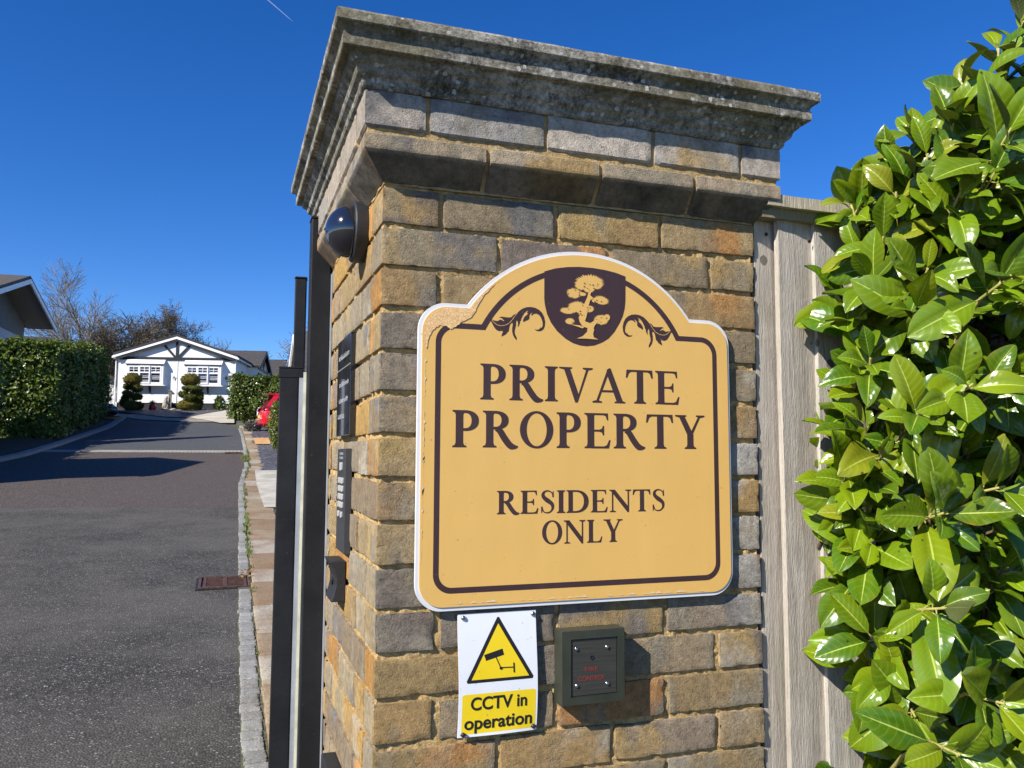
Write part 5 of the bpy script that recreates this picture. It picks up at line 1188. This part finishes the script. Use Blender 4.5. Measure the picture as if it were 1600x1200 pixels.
def hedge(name, label, boxes, n, size, seed, group=None, loc=None, twigs=True):
    r = np.random.default_rng(seed); loc = loc if loc is not None else boxes[0][0]
    th = thing(name, label, 'hedge', loc, group); mb = MB(); tot = sum(b_[1]*b_[2] for b_ in boxes); cm = MB()
    for (c0, Lx, Hh, Ly, az) in boxes:       # base corner, length along az direction, height, depth
        c0 = np.array(c0, float); ux = np.array([sin(az), cos(az), 0]); uy = np.array([cos(az), -sin(az), 0]); slope = (g(*(c0+ux*Lx)[:2])-g(*c0[:2]))/Lx if abs(az) < 1 else 0.
        def put(k, face):
            u = r.random(k)*Lx; v = r.random(k); w_ = r.random(k)
            if face == 'side': q = np.stack([u, v*Hh, np.full(k, Ly)], 1); nn = uy
            elif face == 'back': q = np.stack([u, v*Hh, np.zeros(k)], 1); nn = -uy
            elif face == 'near': q = np.stack([np.zeros(k), v*Hh, w_*Ly], 1); nn = -ux
            elif face == 'far': q = np.stack([np.full(k, Lx), v*Hh, w_*Ly], 1); nn = ux
            else: q = np.stack([u, np.full(k, Hh), w_*Ly], 1); nn = np.array([0, 0, 1.])
            W3 = c0+q[:, :1]*ux+q[:, 2:]*uy+np.stack([0*u, 0*u, q[:, 1]+q[:, 0]*slope], 1)
            bul = fbm(W3, .9, seed)*.22+fbm(W3, 3., seed+2)*.10
            W3 = W3+nn*bul[:, None]+r.normal(size=W3.shape)*.05
            # round the top edges
            e = np.clip((q[:, 1]/Hh-.88)/.12, 0, 1)[:, None] if face != 'top' else 0
            W3 = W3-nn*.18*e**2
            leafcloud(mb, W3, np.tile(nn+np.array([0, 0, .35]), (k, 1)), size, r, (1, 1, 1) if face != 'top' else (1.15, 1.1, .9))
        tA = Lx*Hh*2+Ly*Hh*2+Lx*Ly; 
        for f_, a_ in (('side', Lx*Hh), ('back', Lx*Hh*.5), ('near', Ly*Hh), ('far', Ly*Hh*.5), ('top', Lx*Ly)): put(int(n*(Lx*Hh)/tot*a_/(Lx*Hh*1.5+Ly*Hh*1.5+Lx*Ly)), f_)
        Mx = np.eye(4); Mx[:3, 0] = ux+np.array([0, 0, slope]); Mx[:3, 1] = uy; Mx[:3, 2] = (0, 0, 1); Mx[:3, 3] = c0
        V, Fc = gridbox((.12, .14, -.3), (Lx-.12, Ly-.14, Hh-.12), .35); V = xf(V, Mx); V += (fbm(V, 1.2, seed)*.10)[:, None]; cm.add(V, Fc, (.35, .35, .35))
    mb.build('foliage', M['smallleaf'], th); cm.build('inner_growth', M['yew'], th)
    return th
# left: near bright block, then the taller shaded run behind it
def hb(px, py, dx=0, dy=0): q = gr(px, py); return (q[0]+dx, q[1]+dy, g(q[0], q[1])+.0)
hedge('laurel_hedge', 'broad sunlit end of the laurel hedge facing the camera in front of the grey-gabled bungalow', [((-10.2, 29.9, g(-7, 28.)+.15), 4.85, 3.05, 1.9, pi/2)], 17000, .17, 31, 'laurel hedges along the left of the lane')
hedge('laurel_hedge', 'shaded dark side of the laurel hedge running along the left kerb to the bend', [((-7.35, 29.95, g(-7, 29.95)+.15), 9.6, 3.05, 2.1, 0.0)], 12000, .17, 32, 'laurel hedges along the left of the lane')
hedge('laurel_hedge', 'unseen laurel hedge added outside the left of the picture to shade the left verge', [((-8.6, 17.5, g(-7, 20.)+.0), 9.6, 2.4, 1.9, 0.0)], 3000, .2, 34, 'laurel hedges along the left of the lane')  # unseen hedge, added so its shadow darkens the verge and kerb
q = gr(362, 659); 
hedge('clipped_hedge', 'square clipped green hedge between the driveway and the red car', [((q[0]+2.7, q[1]+.25, g(q[0], q[1])), 2.9, 2.05, 1.6, radians(-78))], 9000, .13, 33)
def bushlet(name, label, px, py, rx, ry, col, size, n, seed, mat='smallleaf', D=None, h=None):
    b = gr(px, py); k = float((b-CAMP)@HD)/F; th = thing(name, label, 'shrub', b); r = np.random.default_rng(seed); mb = MB()
    mb.blob(b+np.array([0, 0, ry*k]), (rx*k*.85, rx*k*.8, ry*k*.9), 16, .3, 2, seed, tuple(.5*c for c in col)); spray(mb, b+np.array([0, 0, ry*k]), (rx*k, rx*k, ry*k), n, size, r, col); mb.build('foliage', M[mat], th); return th
bushlet('round_shrub', 'low round dark green shrub in front of the clipped hedge', 392, 662, 12, 9.5, (.6, .75, .7), .10, 1500, 41, 'yew')
M['lavender'] = simple('silver_grey_foliage', (.20, .20, .17), .9, var=.4, nscale=20)
bushlet('lavender_bush', 'low silver-grey bush at the edge of the slate bed', 394, 674, 8.5, 6.5, (1, 1, 1), .13, 900, 42, 'lavender')
# golden shrub by the gate: loose upright foliage
b = gr(437, 702); th = thing('golden_shrub', 'loose yellow-green shrub growing between the slate bed and the gate', 'shrub', b); r = np.random.default_rng(44); mb = MB(); k = float((b-CAMP)@HD)/F
P = []; 
for i in range(5200):
    z = r.random(); w_ = (.34+.5*sin(z*2.6))*(1-.25*z); a = r.random()*6.28; P.append(b+np.array([cos(a)*w_*.5*r.random()**.4, sin(a)*w_*.5*r.random()**.4, z*1.35+.02]))
leafcloud(mb, np.array(P), np.tile(np.array([-.4, -.5, .6]), (len(P), 1)), .065, r, (1.7, 1.25, .8), 1.); mb.build('foliage', M['smallleaf'], th)
tw = MB()
for i in range(24): a = r.random()*6.28; tw.tube([b, b+np.array([.1*cos(a), .1*sin(a), .7]), b+np.array([.26*cos(a), .26*sin(a), 1.2*(.7+.3*r.random())])], [.012, .008, .004], 5)
tw.build('stems', M['bark'], th)
# white garden posts
for i, (px, py, h_, w_, lab) in enumerate(((404, 668, 29, 2.6, 'plain white post by the tail of the red car'), (428, 690, 46, 3.2, 'white turned bollard post half hidden in the golden shrub'))):
    b = gr(px, py); k = float((b-CAMP)@HD)/F; H = h_*k; R = w_*k; th = thing('white_post', lab, 'post', b, 'white posts beside the red car'); mb = MB()
    mb.lathe([(R, -.05), (R, .42*H), (R*.55, .45*H), (R*.8, .5*H), (R*.55, .56*H), (R*1.15, .6*H), (R*1.2, .9*H), (R*.9, .93*H), (R*1.1, .96*H), (R*.6, H)], 16, frame(b, (1, 0, 0), (0, 1, 0), (0, 0, 1))); mb.build('shaft', M['white_paint'], th, smooth='auto')
    mb = MB(); mb.blob(b+np.array([0, 0, H+R*.3]), (R*.8, R*.8, R*.6), 12, 0, 1, 0); mb.build('finial', M['white_paint'], th, smooth=True)

# ================================================================ cars
def carpaint(name, col):
    t = NT(name); return t.fin(tuple(col)+(1,), .28, 0., None, .5, .9)
M['redpaint'] = carpaint('red_car_paint', (.62, .012, .022)); M['blackpaint'] = carpaint('dark_car_paint', (.010, .012, .018))
M['tyre'] = simple('tyre_rubber', (.02, .02, .02), .85); M['redlamp'] = simple('red_lamp_lens', (.20, .008, .01), .12, coat=.8); M['alloy'] = simple('alloy_wheel', (.5, .5, .52), .3, .9); M['trim'] = simple('dark_car_trim', (.02, .02, .022), .5)
M['clearlamp'] = simple('clear_lamp_lens', (.55, .55, .55), .12, coat=.8)
def car(name, label, loc, az, paint, group=None, L=3.95, Wd=1.70, H=1.50):
    th = thing(name, label, 'car', loc, group); z0 = loc[2]; A = frame(loc, (sin(az), cos(az), 0), (-cos(az), sin(az), 0), (0, 0, 1))   # local x forward, rear bumper at 0
    # stations along the body: x, floor, belt, roof, half width at belt, half width at roof
    body = MB(); S = [(0.0, .42, .62, .70), (.05, .25, .80, .76), (.16, .22, .93, .80), (.5, .20, .98, .83), (1.2, .18, .96, .85), (2.2, .18, .93, .85), (2.85, .18, .90, .83), (3.3, .20, .82, .80), (3.7, .22, .72, .74), (3.9, .28, .60, .66), (3.95, .40, .55, .58)]
    n = 12; V = []
    for (x, zf, zb, hw) in S:
        for k in range(n):
            t_ = k/(n-1); a = pi*t_; y = -hw*cos(a) if False else 0
            pts = [(-hw*.86, zf), (-hw*.97, zf+.08), (-hw, (zf+zb)/2), (-hw*.985, zb-.10), (-hw*.93, zb), (-hw*.5, zb+.03), (hw*.5, zb+.03), (hw*.93, zb), (hw*.985, zb-.10), (hw, (zf+zb)/2), (hw*.97, zf+.08), (hw*.86, zf)]
            V.append((x, pts[k][0], pts[k][1]))
    Fc = [(i*n+j, i*n+(j+1) % n, (i+1)*n+(j+1) % n, (i+1)*n+j) for i in range(len(S)-1) for j in range(n)]+[tuple(range(n))[::-1], tuple(range((len(S)-1)*n, len(S)*n))]
    body.add(xf(V, A), Fc)
    bo = body.build('body', paint, th, smooth='auto', bevel=.02)
    # cabin: glass box with painted roof and pillars
    gl = MB(); hb_, hr = .78, .60; B = [(.16, -hb_*.93, .95), (.16, hb_*.93, .95), (2.95, hb_*.98, .92), (2.95, -hb_*.98, .92)]; R_ = [(.52, -hr, 1.43), (.52, hr, 1.43), (2.15, hr, 1.45), (2.15, -hr, 1.45)]
    gl.add(xf(B+R_, A), [(0, 1, 5, 4)[::-1], (1, 2, 6, 5)[::-1], (2, 3, 7, 6)[::-1], (3, 0, 4, 7)[::-1], (4, 5, 6, 7)]); gl.build('window', M['glass'], bo)
    rf = MB(); rf.add(xf([(.40, -hr-.03, 1.42), (.40, hr+.03, 1.42), (1.3, hr+.05, 1.475), (1.3, -hr-.05, 1.475), (2.18, hr+.02, 1.445), (2.18, -hr-.02, 1.445), (.42, -hr, 1.47), (.42, hr, 1.47), (1.3, hr, 1.53), (1.3, -hr, 1.53), (2.15, hr-.02, 1.48), (2.15, -hr+.02, 1.48)], A), [(6, 9, 8, 7)[::-1], (9, 11, 10, 8)[::-1], (0, 3, 9, 6), (3, 5, 11, 9), (1, 7, 8, 2), (2, 8, 10, 4), (4, 10, 11, 5), (0, 6, 7, 1)]); rf.build('roof', paint, bo, smooth='auto')
    sp = MB(); sp.add(xf([(.18, -hr-.02, 1.455), (.18, hr+.02, 1.455), (.44, hr+.03, 1.40), (.44, -hr-.03, 1.40), (.20, -hr-.02, 1.475), (.20, hr+.02, 1.475), (.44, hr+.03, 1.475), (.44, -hr-.03, 1.475)], A), [(0, 3, 2, 1)[::-1], (4, 5, 6, 7), (0, 1, 5, 4), (1, 2, 6, 5), (3, 0, 4, 7)]); sp.build('spoiler', paint, bo)
    for sgn in (-1, 1):
        p = MB()
        for (a, b_) in (((.17, .735, .95), (.50, .605, 1.43)), ((1.45, .775, .95), (1.40, .61, 1.45)), ((2.93, .77, .92), (2.15, .605, 1.45))):
            d = .055 if a[0] < .3 else .03; q = [(a[0]-d, sgn*(a[1]+.008), a[2]), (a[0]+d*(3 if d > .04 else 1), sgn*(a[1]+.012), a[2]), (b_[0]+d*(3 if d > .04 else 1), sgn*(b_[1]+.012), b_[2]), (b_[0]-d, sgn*(b_[1]+.008), b_[2])]
            p.add(xf(q, A), [(0, 1, 2, 3) if sgn < 0 else (3, 2, 1, 0)])
        p.build('pillar', paint, bo)
        l_ = MB(); q = [(.02, sgn*.52, .84), (.06, sgn*.76, .82), (.30, sgn*.815, .86), (.30, sgn*.80, .97), (.10, sgn*.75, .99), (.06, sgn*.54, .97)]; q2 = [(x-.03, y*1.02, z) for x, y, z in q]
        l_.add(xf(q+q2, A), [tuple(range(6, 12)) if sgn > 0 else tuple(range(6, 12))[::-1]]+[(i, (i+1) % 6, (i+1) % 6+6, i+6) for i in range(6)]); l_.build('tail_lamp', M['redlamp'], bo)
        h_ = MB(); h_.blob(xf([(3.68, sgn*.60, .64)], A)[0], (.12, .12, .09), 12, 0, 1); h_.build('headlight', M['clearlamp'], bo, smooth=True)
        mi = MB(); mi.blob(xf([(2.45, sgn*.93, .98)], A)[0], (.08, .09, .07), 10, 0, 1); mi.build('mirror', paint, bo, smooth=True)
        for xw in (.72, 3.15):
            Wf = frame(xf([(xw, sgn*.72, .30)], A)[0], A[:3, 0], (0, 0, 1), A[:3, 1]*-sgn*-1); tr = MB(); tr.lathe([(.20, -.01), (.29, -.01), (.305, .02), (.305, .12), (.29, .145), (.20, .145)], 24, Wf); wh = tr.build('wheel', M['tyre'], th, smooth='auto')
            ri = MB(); ri.lathe([(.05, .02), (.195, .02), (.2, .147), (.17, .149), (.15, .10), (.05, .11), (.001, .13)], 10, Wf); ri.build('rim', M['alloy'], wh)
    nb = MB(); nb.box((-.012, -.26, .56), (.005, .26, .67), A); nb.build('number_plate', simple('plain_yellow_plate', (.65, .52, .08), .5) if name == 'red_car' else M['white_paint'], bo)
    bp = MB(); bp.box((-.03, -.70, .30), (.10, .70, .42), A); bp.build('bumper', M['trim'] if name != 'red_car' else paint, bo, bevel=.03)
    fx = MB(); fx.box((-.035, .48, .50), (.01, .66, .55), A); fx.box((-.035, -.66, .50), (.01, -.48, .55), A); fx.build('reflector', M['clearlamp'], bo)
    return th
b = gr(405, 676); k = float((b-CAMP)@HD)
car('red_car', 'bright red hatchback parked tail-first beside the clipped hedge, mostly hidden by the gate', (b[0]+.0, b[1]-.2+.6, g(b[0], b[1])), radians(84), M['redpaint'])
b = gr(187, 655); car('dark_car', 'black car parked beyond the far hedge at the left of the white bungalow', (b[0]-4.1, b[1]+.2, g(b[0], b[1])-.05), radians(80), M['blackpaint'])

# ================================================================ other bungalows
M['cream_wall'] = simple('pale_grey_render', (.55, .55, .56), .85, var=.04, nscale=3, bump=.2, bscale=30)
M['grey_clad'] = simple('grey_cladding', (.105, .12, .125), .7, var=.12, nscale=2)
M['soffit'] = simple('grey_brown_soffit', (.30, .27, .25), .7, var=.05)
def gabled(name, label, P, az, half, pitch, depth, eave_drop, over, base, wallm, cladm, roofm, verge=True, group=None, window=True, clad_h=None, flip=1, strip=True):
    """gable whose apex (outer barge line) is at P; the gable plane contains azimuth az; the building runs back along -normal"""
    u = np.array([sin(az), cos(az), 0]); nrm = np.array([cos(az), -sin(az), 0])           # nrm points out of the gable, towards +X
    nrm = nrm*flip; tp = math.tan(pitch); th = thing(name, label, 'bungalow', (P[0], P[1], base), group)
    A = frame(P, u, -nrm, (0, 0, 1)); e = -half*tp                                           # local x along gable, y back, z up
    mb = MB(); T = .10
    for sg in (-1, 1):
        a = [(0, 0, 0), (sg*half, 0, e), (sg*half, depth, e), (0, depth, 0)]; b_ = [(x, y, z-T) for x, y, z in a]; q = [(0, 1, 2, 3)[::-1], (4, 5, 6, 7), (0, 4, 5, 1)[::-1], (1, 5, 6, 2)[::-1], (2, 6, 7, 3)[::-1]]
        mb.add(xf(a+b_, A), q if sg < 0 else [k_[::-1] for k_ in q])
    mb.build('roof', roofm, th)
    mb = MB()
    for sg in (-1, 1):
        a = [(0, -.03, -.13), (sg*(half+.02), -.03, e-.13), (sg*(half+.02), -.03, e-.33), (0, -.03, -.33)]; b_ = [(x, 0.03, z) for x, y, z in a]; q = [(0, 1, 2, 3), (4, 7, 6, 5), (3, 2, 6, 7), (0, 4, 5, 1), (1, 5, 6, 2)]
        mb.add(xf(a+b_, A), q if sg > 0 else [k_[::-1] for k_ in q])
    mb.build('barge_board', M['white_paint'], th)
    mb = MB()
    for sg in (-1, 1):
        a = [(0, 0.03, -.14), (sg*half, 0.03, e-.14), (sg*half, over, e-.14), (0, over, -.14)]; mb.add(xf(a, A), [(0, 1, 2, 3) if sg < 0 else (3, 2, 1, 0)])
    mb.build('soffit', M['soffit'], th)
    hw = half-.55; zt = lambda x: -abs(x)*tp-.15; zl = base-P[2]-.8; zc = clad_h if clad_h is not None else e-.15
    mb = MB(); mb.add(xf([(-hw, over, zl), (hw, over, zl), (hw, over, zc), (-hw, over, zc), (hw, depth, zl), (hw, depth, zt(hw)), (-hw, depth, zl), (-hw, depth, zt(hw)), (hw, over, zt(hw)), (-hw, over, zt(hw))], A), [(0, 1, 2, 3), (1, 4, 5, 8), (6, 0, 9, 7), (4, 6, 7, 5)]); mb.build('wall', wallm, th)
    mb = MB(); xc = min(hw, (-(zc)-.15)/tp) if tp else hw
    mb.add(xf([(-hw, over-.02, zc), (hw, over-.02, zc), (hw, over-.02, max(zt(hw), zc)), (0, over-.02, zt(0)), (-hw, over-.02, max(zt(hw), zc))], A), [(0, 1, 2, 3, 4)]); mb.build('gable_cladding', cladm, th)
    if strip: mb = MB(); mb.box((-.03, over-.06, zc), (.03, over-.021, zt(0)-.1), A); mb.build('joint_strip', M['black_timber'], th)
    mb = MB(); mb.box((-hw+.2, over-.05, zl+1.6), (-hw+1.6, over-.005, zl+2.7), A) if window else mb.box((-.3, over-.05, zl+1), (.3, over-.005, zl+2), A); mb.build('window', M['glass'], th)
    return th
P = atD(48, 431, 34); az = radians(3)
gabled('grey_gabled_bungalow', 'pale bungalow with grey gable cladding and a deep roof overhang behind the left hedge', P, az, 4.75, radians(17), 14, 0, 1.25, float(g(P[0], P[1])), M['cream_wall'], M['grey_clad'], M['roof_grey'], clad_h=-2.1)
gabled('roadside_bungalow', 'bungalow just outside the left of the picture whose shadow falls across the lane', np.array([-6.6, 17.3, 6.33]), radians(0), 2.3, radians(23), 12, 0, .6, .95, M['cream_wall'], M['grey_clad'], M['roof_grey'])
P = atD(88, 527, 52); gabled('far_left_bungalow', 'bungalow with only its dark tiled roof showing over the left hedge', P, radians(3), 1.9, radians(30), 9, 0, .3, 4.2, M['cream_wall'], M['cream_wall'], M['roof_dark'])
P = atD(448, 562, 62); gabled('far_right_bungalow', 'bungalow with a dark roof beyond the clipped hedge, right of the white bungalow', P, radians(12), 2.6, radians(30), 14, 0, .3, 4.4, M['render_white'], M['cream_wall'], M['roof_dark'])
# gable end of the pale house partly hidden by the gate
P = atD(459, 516, 26)
th = gabled('cream_gabled_bungalow', 'cream bungalow whose gable shows as a narrow slanting strip beside the black gate', P, 0., 3.0, radians(31), 9, 0, .12, float(g(P[0], P[1])), simple('cream_render', (.60, .58, .52), .85, var=.05), simple('cream_gable_board', (.62, .60, .54), .8, var=.05), M['roof_grey'], flip=-1, strip=False)
q = atD(464, 569, 25.2); q[0] = P[0]+.04; mb = MB(); mb.blob(q, (.08, .06, .10), 12, 0, 1); mb.build('wall_lamp', M['white_paint'], th, smooth=True)

# ================================================================ trees
M['twig'] = simple('pale_winter_bark', (.20, .165, .12), .85, var=.35, nscale=3, bump=.3)
M['darktwig'] = simple('brown_twigs', (.12, .095, .065), .9, var=.4, nscale=3)
M['ivy'] = leafmat('ivy_leaf', (.075, .072, .025), (.05, .055, .025), .4, veins=False, trans=.1)
def grow(mb, p, d, L, rad, lev, r, spread=.5, up=.25, nseg=4, kids=3, minr=.006, tips=None, wob=.14):
    pts = [p]; rr = [rad]; 
    for i in range(nseg):
        d = d+r.normal(size=3)*wob+np.array([0, 0, up*.12]); d = d/np.linalg.norm(d); p = p+d*L/nseg; pts.append(p); rr.append(max(minr, rad*(1-.55*(i+1)/nseg)))
    mb.tube(pts, rr, 6 if lev > 3 else 4 if lev > 1 else 3, cap=False)
    if lev == 0:
        if tips is not None: tips.append(p)
        return
    for k in range(kids):
        i = 1+int((nseg)*(k+.6*r.random())/kids); i = min(i, nseg); a = r.normal(size=3); a = a-d*(a@d); a /= np.linalg.norm(a)+1e-9
        nd = d*(1-spread*.45)+a*spread*(.7+.5*r.random())+np.array([0, 0, up*.5]); nd /= np.linalg.norm(nd); grow(mb, pts[i], nd, L*(.60+.18*r.random()), rr[i]*.66, lev-1, r, spread, up, nseg, kids, minr, tips, wob)
    grow(mb, pts[-1], d, L*.7, rr[-1], lev-1, r, spread, up, nseg, kids, minr, tips, wob)
def bare_tree(name, label, px, top, basepy, D, rad, lev, seed, spread=.55, kids=3, up=.25, lean=(0, 0), ivy=0, mat='twig', fr=.30, minr=.012, group=None, wob=.14, base=None, cat='tree', wide=1.):
    B = atD(px, basepy, D); B[2] = g(B[0], B[1]) if base is None else base; T_ = atD(px, top, D); H = T_[2]-B[2]; r = np.random.default_rng(seed)
    th = thing(name, label, cat, B, group); mb = MB(); tips = []
    trunk = [B+np.array([lean[0]*t_*H+.04*H*t_*sin(t_*5+seed)*.3, lean[1]*t_*H, t_*H*fr]) for t_ in np.linspace(0, 1, 5)]; mb.tube(trunk, [rad*(1.15-.4*t_) for t_ in np.linspace(0, 1, 5)], 10, cap=False)
    tmb = mb; mb = MB(); grow(mb, trunk[-1], np.array([lean[0]*2, lean[1], 1.]), H*.30, rad*.7, lev, r, spread, up, 4, kids, minr, tips, wob)
    for k in range(3):
        a = r.random()*6.28; grow(mb, trunk[3+(k == 0)], np.array([cos(a)*.75, sin(a)*.75, .7]), H*.27, rad*.5, lev-1, r, spread, up, 4, kids, minr, tips, wob)
    zz = np.concatenate(mb.v)[:, 2]; k_ = H/(np.percentile(zz, 99.8)-B[2]); wk = wide*k_
    sc_v = lambda V: B+(np.asarray(V)-B)*np.array([wk, wk, k_])
    tmb.v = [sc_v(v) for v in tmb.v]; mb.v = [sc_v(v) for v in mb.v]; tips = [sc_v(q) for q in tips]; trunk = [sc_v(q) for q in trunk]
    tmb.build('trunk', M[mat], th, smooth=True); mb.build('branches', M[mat], th)
    if ivy:
        mb = MB(); k = r.integers(len(tips), size=ivy); P_ = np.array(tips)[k]; c_ = np.array([trunk[-1]]).repeat(ivy, 0); tt = .45+.5*r.random((ivy, 1)); P_ = c_+(P_-c_)*(tt*.93)+r.normal(size=P_.shape)*.16
        leafcloud(mb, P_, r.normal(size=P_.shape)+np.array([-.3, -.4, .6]), .13, r, (1, 1, 1), .8); mb.build('ivy', M['ivy'], th)
    return th
bare_tree('bare_tree', 'tall leafless tree with spreading pale branches above the left hedge', 136, 421, 560, 50, .20, 5, 8, spread=.55, kids=3, up=.22, fr=.26, wob=.10, minr=.008, base=5.2, wide=1.1)
bare_tree('ivy_clad_tree', 'broad twiggy ivy-grown tree behind the left slope of the white bungalow roof', 196, 486, 560, 58, .26, 5, 12, spread=.85, kids=4, up=.12, ivy=4500, mat='darktwig', fr=.28, minr=.013, group='winter trees behind the bungalow', base=5.0, wide=1.5)
bare_tree('ivy_clad_tree', 'leaning thorn-like tree right of the twiggy mass above the bungalow roof apex', 252, 482, 560, 57, .22, 5, 17, spread=.85, kids=4, up=.05, lean=(.10, 0), ivy=2500, mat='darktwig', fr=.42, minr=.013, group='winter trees behind the bungalow', base=5.0)
bare_tree('scrub_tree', 'low twiggy scrub between the bare tree and the broad ivy-grown tree', 160, 503, 560, 59, .18, 5, 23, spread=.9, kids=3, up=.1, ivy=1500, mat='darktwig', fr=.2, minr=.013, group='winter trees behind the bungalow', base=5.4)
bare_tree('scrub_tree', 'low twiggy scrub showing just above the left hedge beneath the bare tree', 100, 522, 560, 58, .15, 4, 29, spread=.95, kids=3, up=.05, ivy=900, mat='darktwig', fr=.2, minr=.013, group='winter trees behind the bungalow', base=5.6)
bare_tree('scrub_tree', 'small twiggy tree between the left hedge and the bungalow gable', 225, 498, 560, 62, .18, 5, 37, spread=.95, kids=3, up=.05, ivy=5000, mat='darktwig', fr=.2, minr=.013, group='winter trees behind the bungalow', base=5.4)
bare_tree('small_bare_tree', 'tiny bare treetop showing over the roof right of the bungalow gable', 355, 530, 560, 66, .12, 4, 41, spread=.6, kids=3, up=.3, mat='darktwig', fr=.4, minr=.012, base=6.0)
bare_tree('layered_tree', 'tree with flat layered branches just left of the gate upright', 500, 470, 570, 50, .2, 5, 43, spread=.9, kids=3, up=-.05, mat='twig', ivy=1800, fr=.25, minr=.014, base=4.2, wide=.85)
for i, (px, tp, lb) in enumerate(((388, 554, 'small bush on the skyline behind the side gable'), (415, 553, 'low brown bush on the skyline right of the side gable'), (440, 555, 'low brown bush on the skyline next to the gate'), (466, 550, 'low bush on the skyline hidden mostly by the gate'))):
    bare_tree('skyline_bush', lb, px, tp, 575, 80+i, .14, 4, 50+i, spread=1., kids=3, up=.0, ivy=900, mat='darktwig', fr=.15, minr=.02, group='bushes on the skyline', base=6.2)
# tall conifer outside the left edge: its pointed shadow lies across the lane
th = thing('tall_conifer', 'tall narrow conifer standing outside the left of the picture with its shadow across the lane', 'tree', (-9.6, 24.7, g(-9.6, 24.7))); r = np.random.default_rng(66); B = np.array([-9.6, 24.7, g(-9.6, 24.7)])
mb = MB(); mb.tube([B-np.array([0, 0, .2]), B+np.array([0, 0, 8.2])], [.16, .03], 8); mb.build('trunk', M['bark'], th)
mb = MB(); zz = r.random(9000)**.8; a = r.random(9000)*6.28; rr = (1-zz)*1.25*(.55+.45*r.random(9000)**.5)+.04
leafcloud(mb, B+np.stack([rr*np.cos(a), rr*np.sin(a), .5+zz*7.9], 1), np.stack([np.cos(a), np.sin(a), .4+0*a], 1), .26, r, (.5, .6, .6)); mb.build('crown', M['smallleaf'], th)
# contrail
A0 = atD(413, -5, 5200); B0 = atD(457, 33, 5000); mb = MB(); mb.tube([A0, A0+(B0-A0)*.4, A0+(B0-A0)*.8, B0], [4.2, 3.4, 2.6, 1.0], 8); 
t = NT('thin_vapour'); o_ = t.t.nodes['Material Output']; tb = t.n('BsdfTransparent'); df = t.n('BsdfDiffuse'); df.inputs[0].default_value = (.9, .93, 1, 1); ms = t.n('MixShader'); ms.inputs[0].default_value = .07; t.l(tb.outputs[0], ms.inputs[1]); t.l(df.outputs[0], ms.inputs[2]); t.l(ms.outputs[0], o_.inputs[0])
tag(mb.build('contrail', t.m, smooth=True), 'faint white vapour trail high in the blue sky', 'vapour trail', kind='stuff')
